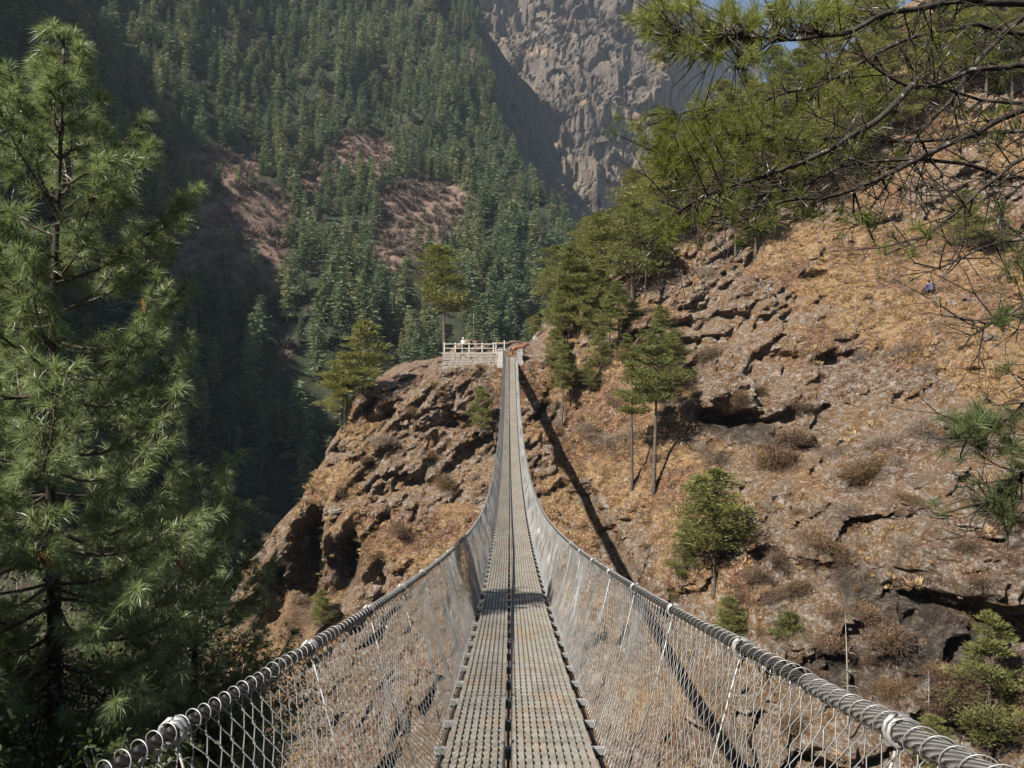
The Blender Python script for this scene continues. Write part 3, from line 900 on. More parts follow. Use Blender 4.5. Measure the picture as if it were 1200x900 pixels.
# leafless scrub on the clearings of the mountain
def twig_bush(seed, n=110, h=1.8, r_=1.1, w=.05):
    r = np.random.default_rng(seed)
    a = r.random(n) * 6.28; t = r.random(n) ** .6
    P = np.stack([np.cos(a) * t * r_ * .35, np.sin(a) * t * r_ * .35, r.random(n) * h * .45], 1)
    D_ = np.stack([np.cos(a) * t * .9, np.sin(a) * t * .9, .55 + .6 * r.random(n)], 1) + r.normal(size=(n, 3)) * .25
    return tri_cloud(P, D_, h * (.35 + .5 * r.random(n)), w, .12, 2, seed)
sp = []
for k in range(4):
    V, F = twig_bush(300 + k, 110, 3.0, 2.4, .14)
    sp.append(mesh_obj("scrub_source_%d" % k, V, F, simple_mat("scrub_twigs_%d" % k, [(.11, .076, .060), (.14, .102, .082), (.10, .078, .056), (.155, .118, .092)][k], .95, 0, .4, .3), None, False))
N = 26000
bx = rng.uniform(lm.xs[0], lm.xs[-1], N); bz = rng.uniform(-60, 360, N)
kp = (lm.at(bx, bz, lm_clear) > .18) | (rng.random(N) < .12)
bx, bz = bx[kp], bz[kp]; by_ = lm.at(bx, bz)
kp = by_ < 760; bx, bz, by_ = bx[kp], bz[kp], by_[kp]
n = len(bx); ra = rng.normal(size=(n, 3)) * .15; ra[:, 2] = rng.random(n) * 6.28
gn_scatter("scrub", np.stack([bx, by_, bz], 1), ra, np.repeat((.45 + 1.3 * rng.random(n) ** 2.5)[:, None], 3, 1), rng.integers(0, 4, n), sp, "leafless brown scrub on the mountain clearings")

# ------------------------------------------------------------------ cover on the dry hillside: tussocks, stones, shrubs, boulders
def tussock(seed, n=42, h=.42):
    r = np.random.default_rng(seed)
    a = r.random(n) * 6.28; t = r.random(n)
    P = np.stack([np.cos(a) * t * .26, np.sin(a) * t * .26, np.zeros(n)], 1)
    D_ = np.stack([np.cos(a) * t * .8, np.sin(a) * t * .8 - .3, .7 + .4 * r.random(n)], 1) + r.normal(size=(n, 3)) * .2
    return tri_cloud(P, D_, h * (.5 + .7 * r.random(n)), .032, .4, 2, seed)
gp = [mesh_obj("tussock_source_%d" % k, *tussock(400 + k), M['grass_dry'], None, False) for k in range(4)]
N = 26000
bx = rng.uniform(-30, 68, N); bz = rng.uniform(-40, 48, N)
yy = fb.at(bx, bz); rk_ = fb.at(bx, bz, fb_rock)
zc = fb.at(bx, bz, zt)
u_ = 600 + 900 * bx / yy; v_ = 450 - 900 * bz / yy
kp = (bz < zc + .6) & (rng.random(N) < np.clip(1.1 - rk_ * 1.2 + .6 * fbm(bx / 4, bz / 4, 0, 2, 5), .03, 1)) & (u_ > 240) & (u_ < 1280) & (v_ < 980) & (np.hypot(bx, bz - 3) > 2.2)
bx, bz, yy = bx[kp], bz[kp], yy[kp]; n = len(bx)
ra = rng.normal(size=(n, 3)) * .2; ra[:, 2] = rng.random(n) * 6.28
s = rng.uniform(.6, 1.5, n) * (1 + .3 * fbm(bx / 6, bz / 6, 0, 2, 8))
gn_scatter("grass", np.stack([bx, yy - .02, bz - .04], 1), ra, np.repeat(s[:, None], 3, 1), rng.integers(0, 4, n), gp, "dry ochre grass tussocks on the hillside")

def rock_mesh(seed, sub=3, flat=.7):
    r = np.random.default_rng(seed)
    import bmesh
    bm = bmesh.new(); bmesh.ops.create_icosphere(bm, subdivisions=sub, radius=1.0)
    sub_big = sub > 2
    V = np.array([v.co[:] for v in bm.verts])
    for k in range(9):                                    # planar breaks
        nrm = r.normal(size=3); nrm /= np.linalg.norm(nrm); c = .55 + .3 * r.random()
        dd = V @ nrm
        V = V - np.outer(np.maximum(dd - c, 0) * .92, nrm)
    V = V * (1 + .10 * fbm(V[:, 0] * 2 + seed, V[:, 1] * 2, V[:, 2] * 2, 3, seed))[:, None]
    if sub_big:
        cv, ce = cells(V[:, 0] * 2.2 + seed + V[:, 1], V[:, 2] * 3.4 + V[:, 1], seed)
        V = V * (1 + .22 * (cv - .5) - .10 * smooth(.12, 0, ce))[:, None] + .05 * np.stack([vnoise(V[:, 0] * 6, V[:, 1] * 6, V[:, 2] * 6 + q * 9, seed) for q in range(3)], 1)
    V = V * np.array([1.25, 1.0, flat])
    for v, c in zip(bm.verts, V): v.co = c
    me = bpy.data.meshes.new("boulder"); bm.to_mesh(me); bm.free()
    me.materials.append(M['hill'])
    add_attr(me, 'rock', np.full(len(V), 1.0)); add_attr(me, 'cell', np.full(len(V), .4))
    return me
rocks = [rock_mesh(500 + k, 4, [.7, .55, .8, .5, .62, .75][k]) for k in range(6)]
small = [rock_mesh(540 + k, 1, .65) for k in range(3)]
so = [bpy.data.objects.new("stone_source_%d" % k, m) for k, m in enumerate(small)]
N = 5200
bx = rng.uniform(-30, 68, N); bz = rng.uniform(-42, 40, N)
yy = fb.at(bx, bz); zc = fb.at(bx, bz, zt); rk_ = fb.at(bx, bz, fb_rock)
kp = (bz < zc + .3) & (rng.random(N) < .25 + .75 * rk_) & (np.hypot(bx, bz - 3) > 2.2)
bx, bz, yy = bx[kp], bz[kp], yy[kp]; n = len(bx)
s = .10 + .28 * rng.random(n) ** 3
gn_scatter("rubble", np.stack([bx, yy, bz], 1), rng.random((n, 3)) * 6.28, np.repeat(s[:, None], 3, 1), rng.integers(0, 3, n), so, "loose stones strewn over the dry hillside")

BOULDERS = [(818,348,26,"big overhanging boulder on the ridge, grass on its top"),(848,372,24,"slanting grey slab beside the overhanging boulder"),(822,378,20,"dark jagged rock under the overhanging boulder"),
 (798,405,18,"flat grey outcrop left of the slanting slab"),(943,316,10,"small flat slab lying near the top of the open slope"),(905,345,6,"small grey rock on the ochre grass below the flat slab"),
 (866,462,30,"reddish overhanging rock above a dark hollow"),(905,480,20,"brown rock at the right end of the dark hollow"),(690,565,22,"smooth grey boulder beside the shadow of the bridge"),(640,545,14,"grey boulder close to the right edge of the bridge deck"),
 (1095,500,26,"dark angular boulder above the slope's bare grey patch"),(1080,600,40,"large grass-capped outcrop above the dark cliff"),(1130,585,20,"grey rock on the right edge of the grass-capped outcrop"),(1045,665,24,"low ledge under the grass-capped outcrop"),
 (1155,400,18,"pale rock low beneath the seated figure"),(1000,470,12,"small pale stone in the middle of the scree"),(470,445,24,"rounded rock on the skyline of the bluff"),(500,490,30,"slanting layered rock face below the terrace"),
 (545,440,22,"upright grey rock under the end of the stone wall"),(450,650,26,"grey block low on the bluff above the netting"),(390,600,20,"jagged rock at the lip of the dark cleft"),(350,640,16,"broken rock on the bluff's lower left edge"),
 (480,560,24,"pale grey rock midway down the bluff"),(560,590,18,"grey rock just left of the bridge netting"),(430,700,22,"pale slab by the left handrail low on the bluff"),(690,420,14,"brown rock among the pines right of the bridge end"),
 (940,760,22,"dark rock among the russet bushes"),(960,835,26,"pale rock behind the right handrail"),(900,590,18,"white flecked rock right of the bushy pine"),(315,705,14,"pale pointed rock near the foreground pine's tips")]
for k, (u, v, rp, lab) in enumerate(BOULDERS):
    p = fb.hit(u, v)
    if p is None: continue
    s = rp * p[1] / F_PX * .8
    o = bpy.data.objects.new("boulder", rocks[k % 6]); COL.objects.link(o)
    o.location = (p[0], p[1] + s * .5, p[2] - .15 * s); o.scale = (s, s, s)
    o.rotation_euler = (rng.normal() * .3 - .2, R(-25) + rng.normal() * .25, rng.normal() * .6)
    tag(o, lab, "boulder", "boulders on the far bank")

# leafless shrubs
def fuzzy_bush(seed, n=1500):
    r = np.random.default_rng(seed)
    g_ = r.normal(size=(n, 3)); g_ /= np.linalg.norm(g_, axis=1)[:, None]; g_[:, 2] = np.abs(g_[:, 2])
    lob = 1 + .45 * vnoise(g_[:, 0] * 2 + seed, g_[:, 1] * 2, g_[:, 2] * 2, seed)
    off = g_ * ((.15 + .75 * r.random(n) ** .6) * lob)[:, None] * np.array([1.15, 1.15, .95])
    D_ = g_ * .7 + r.normal(size=(n, 3)) * .55 + np.array([0, 0, .45])
    return tri_cloud(off, D_, .20 + .28 * r.random(n), .0115, .1, 2, seed)
shrub_me = []
for k in range(5):
    V, F = fuzzy_bush(600 + k)
    me = fast_mesh("twigs", V, F); me.materials.append([M['twig'], M['twig_grey'], M['twig'], M['leaf_dry'], M['twig_grey']][k]); shrub_me.append(me)
leafy_me = []
for k in range(4):
    r = np.random.default_rng(650 + k); n = 1500
    g_ = r.normal(size=(n, 3)); g_ /= np.linalg.norm(g_, axis=1)[:, None]
    lob = 1 + .35 * vnoise(g_[:, 0] * 2.2 + k * 9, g_[:, 1] * 2.2, g_[:, 2] * 2.2, k)
    off = g_ * (r.random(n) ** .45 * lob)[:, None] * np.array([1.0, 1.0, .75]) + np.array([0, 0, .6])
    V, F = tri_cloud(off, off * [1, 1, 1] + r.normal(size=(n, 3)) * .5 + [0, 0, .2], .10 + .1 * r.random(n), .06, .1, 1, 650 + k)
    me = fast_mesh("leaves", V, F); me.materials.append(M['leaf_dry'] if k < 2 else M['leaf_dark']); leafy_me.append(me)
SHRUBS = [(950,660,2.2,2),(985,655,2.4,0),(1010,720,2.3,2),(1040,750,2.2,0),(975,760,2.2,2),(1060,640,2.0,4),(915,700,2.2,0),(885,680,2.0,2),(1075,500,2.0,4),(1035,520,1.9,4),(930,520,2.4,0),(905,545,2.4,2),(1130,640,2.2,2),(1150,680,2.0,0),(1120,810,2.3,2),(1090,830,2.2,0),(1040,810,2.2,3),(1010,560,1.8,3),(1060,410,1.6,4),(830,420,1.8,0),(870,470,2.2,2),(890,460,2.0,0),(855,605,1.7,0),(920,540,2.0,0),(900,520,1.8,1),(960,640,1.8,0),(1000,600,1.5,1),(1050,540,1.7,4),(1065,585,1.3,3),(940,690,1.8,2),(980,720,2.0,0),(1010,690,1.7,2),(890,740,1.4,3),
 (1020,770,1.6,0),(960,790,1.5,2),(1100,790,1.5,0),(1060,800,1.4,3),(690,505,2.2,4),(710,520,2.0,1),(740,510,2.2,4),(720,470,2.0,0),(790,470,2.3,1),(770,540,1.8,0),(840,540,2.6,4),(820,530,2.2,1),
 (560,430,1.2,3),(545,425,1.3,3),(480,480,1.6,3),(500,540,1.5,0),(450,520,1.9,4),(430,540,1.8,2),(400,580,1.6,0),(520,570,1.4,3),(470,620,1.6,0),(560,560,1.2,1),(1065,345,1.6,4),(1050,330,1.5,1),
 (830,325,2.0,1),(800,360,1.8,4),(760,365,1.6,0),(690,340,1.6,3),(870,700,1.7,2),(910,660,1.9,0),(935,600,1.6,3),(700,640,1.4,3),(650,640,1.3,2),(640,470,1.2,0),(350,700,1.5,4),(300,745,1.3,1),(330,660,1.4,3),
 (1120,700,1.4,0),(1180,600,1.5,2),(1140,820,1.4,0),(930,850,1.5,2),(840,800,1.3,1),(790,700,1.5,0),(760,640,1.3,3),(1085,430,1.2,1),(1010,420,1.1,4),(960,440,1.2,0),(930,480,1.5,2),(980,530,1.3,4)]
for k, (u, v, s, ty) in enumerate(SHRUBS):
    p = fb.hit(u, v)
    if p is None: continue
    col_ = ["russet", "grey-brown", "russet", "ochre-leaved", "grey-brown"][ty]
    t = thing("dry_shrub", "bare %s shrub growing on the dry slope of the far bank" % col_, "shrub", p + [0, -.1, -.15], rng.random() * 6.28, "%s dry shrubs on the far bank" % col_)
    s = min(s, 1.9) * rng.uniform(.4, .95); t.scale = (s * rng.uniform(.7, 1.7), s * rng.uniform(.8, 1.4), s * rng.uniform(.6, 1.1)); t.rotation_euler = (rng.normal() * .25, rng.normal() * .25, rng.random() * 6.28)
    o = bpy.data.objects.new("twigs", shrub_me[ty]); COL.objects.link(o); o.parent = t
    if ty in (0, 2, 3):
        o = bpy.data.objects.new("leaves", leafy_me[k % 2]); COL.objects.link(o); o.parent = t; o.scale = (.75,) * 3

bo = []
for k in range(6):
    V, F = fuzzy_bush(680 + k, 420)
    bo.append(mesh_obj("brush_source_%d" % k, V, F, [M['twig'], M['twig_grey'], M['leaf_dry'], M['twig_grey'], M['grass_dry'], M['leaf_dark']][k], None, False))
N = 5200
bx = rng.uniform(-30, 66, N); bz = rng.uniform(-44, 46, N)
yy = fb.at(bx, bz); zc = fb.at(bx, bz, zt); q_ = fbm(bx / 6, bz / 6, 0, 3, 88)
kp = (bz < zc + .4) & (rng.random(N) < np.clip(.28 + 1.0 * q_, .05, 1)) & (np.hypot(bx, bz - 3) > 2.4)
bx, bz, yy = bx[kp], bz[kp], yy[kp]; n = len(bx)
ra = rng.normal(size=(n, 3)) * .35; ra[:, 2] = rng.random(n) * 6.28
s = (.22 + .75 * rng.random(n) ** 2.2)[:, None] * rng.uniform(.7, 1.5, (n, 3))
gn_scatter("undergrowth", np.stack([bx, yy, bz - .1], 1), ra, s, rng.choice([0, 1, 2, 3, 4, 4, 5], n), bo, "low tangled brush among the rocks of the far bank")

# ------------------------------------------------------------------ pines of the far bank
pines = []
spec = [(10, 2.3, .40, 10, 5, 80), (11, 2.0, .50, 8, 5, 80), (9, 2.6, .30, 10, 5, 85), (12, 1.9, .58, 7, 5, 80), (10, 2.4, .22, 12, 5, 75), (8, 2.7, .18, 9, 6, 90)]
for k, (H, rd, z0, wh, per, cl) in enumerate(spec):
    for g_, mt in ((0, M['needle_mid']), (1, M['needle_gold'])):
        V, F, limbs = pine_crown(700 + k * 2 + g_, H, rd, z0, wh, per, cl)
        pines.append(TreeKind("pine_tree", V, F, mt, trunk_mesh(k + 50, H, .13 + .004 * H, limbs, .025, 7, .03, 5), M['bark_mid'], H))
def pine(kind, u, vb, vt, label, wide=1.0, group=None, d=None, sheet=None):
    p = unproj(u, vb, d) if d else fb.hit(u, vb)
    if p is None: return None
    K = pines[kind]
    s = (vb - vt) * p[1] / F_PX / K.H
    return K.place(p + [0, .1, -.15], rng.random() * 6.28, (s * wide, s * wide, s), label, "tree", group, (rng.normal() * .02, rng.normal() * .02))
pine(9, 384, 524, 402, "bushy yellow-green pine on the left edge of the bluff", 1.8)
pine(9, 371, 532, 450, "lowest pine leaning out over the bluff's left edge", 1.7)
pine(3, 405, 506, 412, "thin golden pine between the bluff's bushy and slim pines", 1.5)
pine(1, 423, 500, 376, "slim golden-topped pine on the bluff, right of the bushy one", 1.0)
pine(5, 400, 505, 430, "low pine crown wedged between the two bluff pines", 1.2)
pine(1, 521, 412, 288, "tall pine with open layered crown behind the fenced terrace", 1.15, None, 99)
pine(10, 565, 508, 452, "small dense pine bush on the rock face left of the bridge", .75)
pine(2, 658, 506, 398, "thin pine with two separate pads of needles beside the bridge's shadow", .75)
pine(6, 741, 575, 415, "bare-stemmed tall pine, left of a close pair on the grass", .85)
pine(6, 766, 582, 385, "tallest bare-stemmed pine on the grass, right of a close pair", .95)
pine(0, 837, 702, 551, "bushy spreading pine standing alone low on the dry slope", 1.3)
pine(8, 803, 690, 615, "young pine at the left foot of the bushy spreading pine", 1.1)
pine(10, 855, 752, 698, "low bright green pine bush behind the right handrail", 1.0)
pine(10, 925, 795, 716, "taller green pine bush behind the right handrail", 1.1)
pine(8, 1162, 905, 722, "scruffy pine at the lower right edge of the picture", .95)
pine(10, 1095, 905, 838, "small green pine bush just beyond the right handrail's end", 1.0)
pine(2, 715, 428, 345, "small pine with a dark straight stem above the bridge's end", .9)
pine(10, 742, 392, 352, "rounded dark green pine bush below the ridge-top wood", 1.1)
pine(8, 790, 432, 384, "broad low pine beside the grey outcrop", 1.5)
pine(8, 660, 400, 335, "bushy pine just above the end of the bridge", 1.2)
pine(4, 676, 385, 300, "pine on the corner of the ridge above the seated figure in white", 1.2)
pine(2, 705, 352, 250, "dark-trunked pine at the front of the ridge wood", 1.3)
pine(4, 741, 355, 238, "broad pine beside the bare grey snag", 1.25)
pine(2, 886, 306, 195, "pale-trunked pine standing clear on the grassy shoulder", 1.1)
pine(0, 862, 302, 210, "thin pine just left of the pale-trunked pine", 1.0)
pine(10, 1132, 292, 222, "small flat-topped pine high on the open slope", 1.0)
pine(8, 1172, 300, 235, "bushy small pine near the right edge, high on the slope", 1.0)
pine(10, 377, 735, 690, "stunted pine at the foot of the bluff's dark cleft", .8)
for k, (kd, u, vb, vt, w) in enumerate([(8,690,402,338,1.0),(0,725,397,330,1.0),(5,650,442,386,.9),(0,668,472,412,.9),(8,785,472,392,1.2),(4,757,470,402,1.0),(0,775,422,358,1.1),(4,702,442,384,1.0),(8,812,640,588,1.1),(5,628,398,368,1.1),(0,690,470,420,.9),(8,735,430,390,1.2)]):
    pine(kd, u, vb, vt, "small pine scattered on the rocky slope below the ridge-top wood", w, "small pines below the ridge-top wood")
WOOD = 0
tries = 0
used = []
while WOOD < 74 and tries < 3000:
    tries += 1
    u = rng.uniform(640, 1230); 
    lo = np.interp(u, [640, 700, 760, 800, 870, 960, 1040, 1100, 1230], [372, 345, 318, 292, 268, 236, 190, 150, 120])
    v = rng.uniform(lo - 190, lo)
    p = fb.hit(u, v)
    if p is None or p[1] > 165: continue
    if any(math.hypot(p[0] - q[0], p[1] - q[1]) < 2.6 for q in used): continue
    used.append(p)
    K = pines[int(rng.choice([0, 2, 4, 5, 8, 5, 9, 1]))]
    s = rng.uniform(.75, 1.2)
    K.place(p + [0, 0, -.2], rng.random() * 6.28, (s * 1.2, s * 1.2, s), "green pine in the wood along the ridge top right of the bridge", "tree", "pines of the ridge-top wood")
    WOOD += 1
for q in range(36):
    x = rng.uniform(5.6, 34); zc_ = float(np.interp(x, crest_x, crest_z))
    z = zc_ - rng.uniform(.2, 2.6); y = float(fb.at(x, z))
    back = rng.uniform(0, 7)
    K = pines[int(rng.choice([0, 4, 5, 8, 9, 5, 0, 1, 2, 6]))]; s = rng.uniform(.62, 1.12)
    K.place((x, y + back * .3, z - .3), rng.random() * 6.28, (s * 1.02, s * 1.02, s), "green pine in the wood along the ridge top right of the bridge", "tree", "pines of the ridge-top wood")
# bare snags
def snag(u, vb, vt, label, seed, n=14, spread=.5, mat='deadwood'):
    p = fb.hit(u, vb)
    if p is None: return
    h = (vb - vt) * p[1] / F_PX
    r = np.random.default_rng(seed)
    t = thing("dead_tree", label, "tree", p + [0, 0, -.2])
    b = MB(); b.tube([(0, 0, -.3), (.05 * h * r.normal() * .3, 0, h * .5), (.04 * h * r.normal() * .4, .02 * h, h)], [.006 * h + .02, .005 * h + .012, .008], 6)
    b.build("trunk", M[mat], t, True)
    for k in range(n):
        z = h * (.3 + .65 * r.random()); a = r.random() * 6.28; l = spread * h * .35 * (1.2 - z / h) * (.5 + r.random())
        c = MB(); c.tube([(0, 0, z), (math.cos(a) * l * .5, math.sin(a) * l * .5, z + .05 * l), (math.cos(a) * l, math.sin(a) * l, z + .25 * l * r.normal())], [.03, .02, .008], 4, False)
        c.build("branch", M[mat], t, True)
snag(755, 352, 285, "bare grey snag with crooked limbs at the front of the ridge wood", 3, 12, 1.1)
snag(1003, 394, 330, "thin dead stem standing alone on the open slope", 4, 6, .25)
snag(995, 868, 715, "tall bare pole of a dead sapling behind the right handrail", 5, 22, .22)
snag(1087, 872, 782, "short dead sapling near the end of the right handrail", 6, 14, .25)
snag(748, 690, 600, "slender leafless sapling in the bridge's shadow", 7, 12, .3, 'twig_grey')
snag(556, 410, 362, "bare grey snag leaning over the fenced terrace", 8, 8, 1.0)

# ------------------------------------------------------------------ the bridge
def xb(y): return .075 - .0031 * np.asarray(y, float)
def zd(y):
    y = np.asarray(y, float)
    return -(1.6 + .196 * y - .00279 * y * y) + .28 * smooth(60, 90, y)
def wr(y): return 1.0 - .2 * smooth(0, 22, np.asarray(y, float))
def zr(y): return zd(y) + 1.05
Y0, Y1 = -1.4, 88.2
bridge = thing("suspension_bridge", "long steel suspension footbridge with wire netting sides crossing the gorge to a bluff", "bridge", (0, 0, 0))
PL = 1.4
def panel_mesh(ns, x0, pitch=.054, strip=.0365):
    b = MB()
    for k in range(ns):
        b.box((x0 + (k + .5) * pitch, 0, -.015), (strip, PL - .012, .03))
    nb = 10
    for k in range(nb):
        y = -PL / 2 + (k + .5) * PL / nb
        b.box((x0 + ns * pitch / 2, y, -.021), (ns * pitch - .016, .052, .024))
    me = bpy.data.meshes.new("deck_panel"); me.from_pydata(np.concatenate(b.v), [], b.f); me.materials.append(M['deck']); me.update()
    return me
pl = panel_mesh(8, -.53 + .0); pr = panel_mesh(11, -.53 + 8 * .054 + .024)
cy = np.arange(Y0 + PL / 2, Y1, PL)
for y in cy:
    sl = math.atan2(float(zd(y + .5) - zd(y - .5)), 1.0)
    for me in (pl, pr):
        o = bpy.data.objects.new("deck_panel", me); COL.objects.link(o); o.parent = bridge
        o.location = (float(xb(y)) + rng.normal() * .002, y, float(zd(y)) + rng.normal() * .002)
        o.rotation_euler = (sl + rng.normal() * .002, rng.normal() * .002, .0031)
bm_ = MB(); bm_.box((0, 0, 0), (1.25, .045, .045)); bm_.box((0, .0, -.035), (1.22, .012, .05))
beam_me = bpy.data.meshes.new("cross_beam"); beam_me.from_pydata(np.concatenate(bm_.v), [], bm_.f); beam_me.materials.append(M['beam']); beam_me.update()
for y in np.arange(Y0, Y1, .7):
    o = bpy.data.objects.new("cross_beam", beam_me); COL.objects.link(o); o.parent = bridge
    o.location = (float(xb(y)), y, float(zd(y)) - .062)
ys = np.linspace(Y0 - .5, Y1 + .4, 220)
for sgn in (-1, 1):
    b = MB(); b.tube(np.stack([xb(ys) + sgn * .58, ys, zd(ys) - .11], 1), .018, 6); b.build("deck_cable", M['cable_dark'], bridge, True)
b = MB(); b.box((0, 0, 0), (.012, .012, .012)); b = MB(); b.tube(np.stack([xb(ys) - .53 + 8 * .054 + .012, ys, zd(ys) - .052], 1), .012, 5); b.build("deck_cable", M['cable_dark'], bridge, True)
for sgn in (-1, 1):
    rad = .020 if sgn < 0 else .029
    yy = np.linspace(Y0 - .6, Y1 + .4, 400)
    b = MB(); b.tube(np.stack([xb(yy) + sgn * wr(yy), yy, zr(yy)], 1), np.interp(yy, [0, 3.2, 3.6, 9], [rad * .8, rad * .8, .024, .021]), 10)
    hc = b.build("handrail_cable", M['cable_dark'], bridge, True)
    if sgn > 0:
        y2 = np.linspace(-1.2, 2.75, 60); b = MB(); b.tube(np.stack([xb(y2) + wr(y2), y2, zr(y2)], 1), .031, 12); b.build('cable_sleeve', M['cable_pale'], hc, True)  # pale stretch ends where shade starts; darker cable beyond paints that shade
    # netting wire laced round the cable
    ya = np.concatenate([np.arange(1.2, 7, .0042), np.arange(7, 86, .0085)]); ph = (ya / .082) * 6.283 + .5 * np.sin(ya * 3)
    rr = rad + .005 + .005 * (1 + vnoise(ya * 6, 0, 0, 4 + sgn))
    rr = np.where(ya > 4, .026, rr)
    P = np.stack([xb(ya) + sgn * wr(ya) + np.cos(ph) * rr, ya, zr(ya) + np.sin(ph) * rr], 1)[None]
    finish(tubes_mesh("lacing_wire", P, .0023), "lacing_wire", M['wire'], None, hc, True)
    # hangers
    for y in np.arange(Y0 + .7, Y1 - .3, 1.4):
        p0 = np.array([float(xb(y)) + sgn * float(wr(y)), y, float(zr(y))]); p1 = np.array([float(xb(y)) + sgn * .63, y, float(zd(y)) - .07])
        b = MB(); b.tube([p0 + [0, 0, .0], p0 * .5 + p1 * .5 + [sgn * .03, .02, -.02], p1], .0042, 5)
        ro = b.build("suspender", M['rod'], bridge, True)
        if y < 12:
            b = MB(); a = np.linspace(0, 6.283, 13)
            for dy in (-.012, .012):
                b.tube(np.stack([p0[0] + np.cos(a) * (rad + .012), np.full(13, y + dy), p0[2] + np.sin(a) * (rad + .012)], 1), .007, 5, False)
            b.build("cable_clamp", M['rod'], ro, True)
    # chain-link netting: zigzag wires hanging from the cable to the deck edge
    pit, q = .050, 24
    ya = np.arange(Y0 + .2, Y1 - .2, pit); n = len(ya)
    t_ = np.linspace(0, 1, q)[None, :]
    zig = np.where((np.arange(q)[None, :] + np.arange(n)[:, None]) % 2 == 0, 1, -1) * pit * .5
    S = ya[:, None] + zig + .05 * vnoise(ya[:, None] * 1.1, t_ * 3, 0, 8 + sgn) * np.sin(t_ * 3.14) + .012 * vnoise(ya[:, None] * 9, t_ * 12, 0, 9)
    top_x = sgn * wr(S); bot_x = sgn * .60
    bulge = .05 * np.sin(t_ * 3.1416) * (vnoise(S * .75, t_ * 1.3, 0, 3 + sgn) * 1.3 + .25) + .018 * np.sin(t_ * 3.14) * vnoise(S * 3, t_ * 3, 0, 6 + sgn)
    Xn = xb(S) + top_x * (1 - t_) + bot_x * t_ + sgn * bulge
    Zn = zr(S) * (1 - t_) + (zd(S) - .06) * t_ - .05 * np.sin(t_ * 3.1416) * (1 - t_)
    off = np.where((np.arange(q)[None, :] + np.arange(n)[:, None]) % 2 == 0, .003, -.003)
    me = tubes_mesh("netting", np.stack([Xn + off, S, Zn], -1), np.broadcast_to(np.interp(ya, [0, 5, 20, 88], [.0024, .0030, .0038, .0046])[:, None], (n, q)))
    o = finish(me, "netting", M['wire'], None, bridge, True); o["kind"] = 'stuff'
# far anchor posts and sill
for sgn in (-1, 1):
    b = MB()
    x = float(xb(88)) + sgn * 1.12
    b.box((x, 88.6, 2.9), (.55, 1.3, 1.9)); b.box((x, 88.6, 3.92), (.66, 1.4, .16)); b.box((x, 88.6, 2.2), (.8, 1.5, .9))
    b.build("anchor_pier", M['concrete'], bridge)
b = MB(); b.box((float(xb(88)), 89.4, 2.72), (1.7, 2.2, .5)); b.build("landing_slab", M['concrete'], bridge)
for sgn in (-1, 1):
    b = MB(); b.box((sgn * 1.45 + .08, -1.8, -1.6), (.6, 1.0, 2.6)); b.build("anchor_pier", M['concrete'], bridge)
b = MB(); b.box((.08, -2.6, -1.85), (2.2, 2.2, .45)); b.build("landing_slab", M['concrete'], bridge)

# ------------------------------------------------------------------ terrace, railing, figures, animals at the far end
wall = thing("stone_wall", "low grey stone wall holding up the terrace left of the bridge end", "wall", (-4.4, 88.6, 2.4))
wr_ = np.random.default_rng(5)
for row in range(7):
    x = -3.6
    while x < 3.0:
        w = .45 + .5 * wr_.random()
        if x + w > 3.1: w = 3.1 - x
        b = MB(); b.box((x + w / 2, wr_.normal() * .03, -.85 + row * .3 + .15), (w - .035, .5, .265))
        b.build("stone", M['masonry'], wall); x += w
b = MB(); b.box((-.25, 1.9, .0), (6.7, 3.4, 2.2)); b.build("fill", M['masonry'], wall)
b = MB(); b.box((-.25, 1.75, 1.155), (6.9, 4.0, .1)); b.build("coping", M['concrete'], wall)
rail = thing("railing", "cream painted railing of posts and two rails round the terrace", "railing", (-4.4, 88.6, 3.6))
for x in (-3.4, -2.15, -1.35, -.55, .95, 2.25, 2.55):
    b = MB(); b.box((x, -.05, .6), (.12 if x != -1.35 else .07, .12, 1.2)); b.build("post", M['fence_paint'], rail)
for z in (1.02, .52):
    b = MB(); b.box((-.42, -.13, z), (5.95, .05, .07)); b.build("rail", M['fence_paint'], rail)
b = MB(); b.box((3.5, .6, .72), (.12, .12, 1.5)); b.build("post", M['fence_paint'], rail)
for z in (1.06, .56):
    b = MB(); b.tube([(2.55, -.1, z), (3.5, .6, z)], .035, 6); b.build("rail", M['fence_paint'], rail)

def skin_body(name, V, E, Rr, mats, slot, loc, rz, parent=None, scale=1.0, root=0):
    me = bpy.data.meshes.new(name)
    me.from_pydata([tuple(v) for v in V], E, [])
    o = bpy.data.objects.new(name, me); COL.objects.link(o)
    md = o.modifiers.new("skin", 'SKIN'); md.use_smooth_shade = True
    sv = me.skin_vertices[0].data
    for k, r_ in enumerate(Rr):
        sv[k].radius = (r_, r_) if not hasattr(r_, "__len__") else r_
        sv[k].use_root = (k == root)
    ss = o.modifiers.new("sub", 'SUBSURF'); ss.levels = 2; ss.render_levels = 2
    dg = bpy.context.evaluated_depsgraph_get()
    nm = bpy.data.meshes.new_from_object(o.evaluated_get(dg))
    bpy.data.objects.remove(o)
    nm.name = name
    nm.materials.clear()
    for m in mats: nm.materials.append(m)
    nm.polygons.foreach_set("material_index", np.array([slot(p.center) for p in nm.polygons], np.int32))
    nm.polygons.foreach_set("use_smooth", np.ones(len(nm.polygons), bool))
    ob = bpy.data.objects.new(name, nm); COL.objects.link(ob)
    ob.location = loc; ob.rotation_euler = (0, 0, rz); ob.scale = (scale,) * 3
    if parent: ob.parent = parent
    return ob

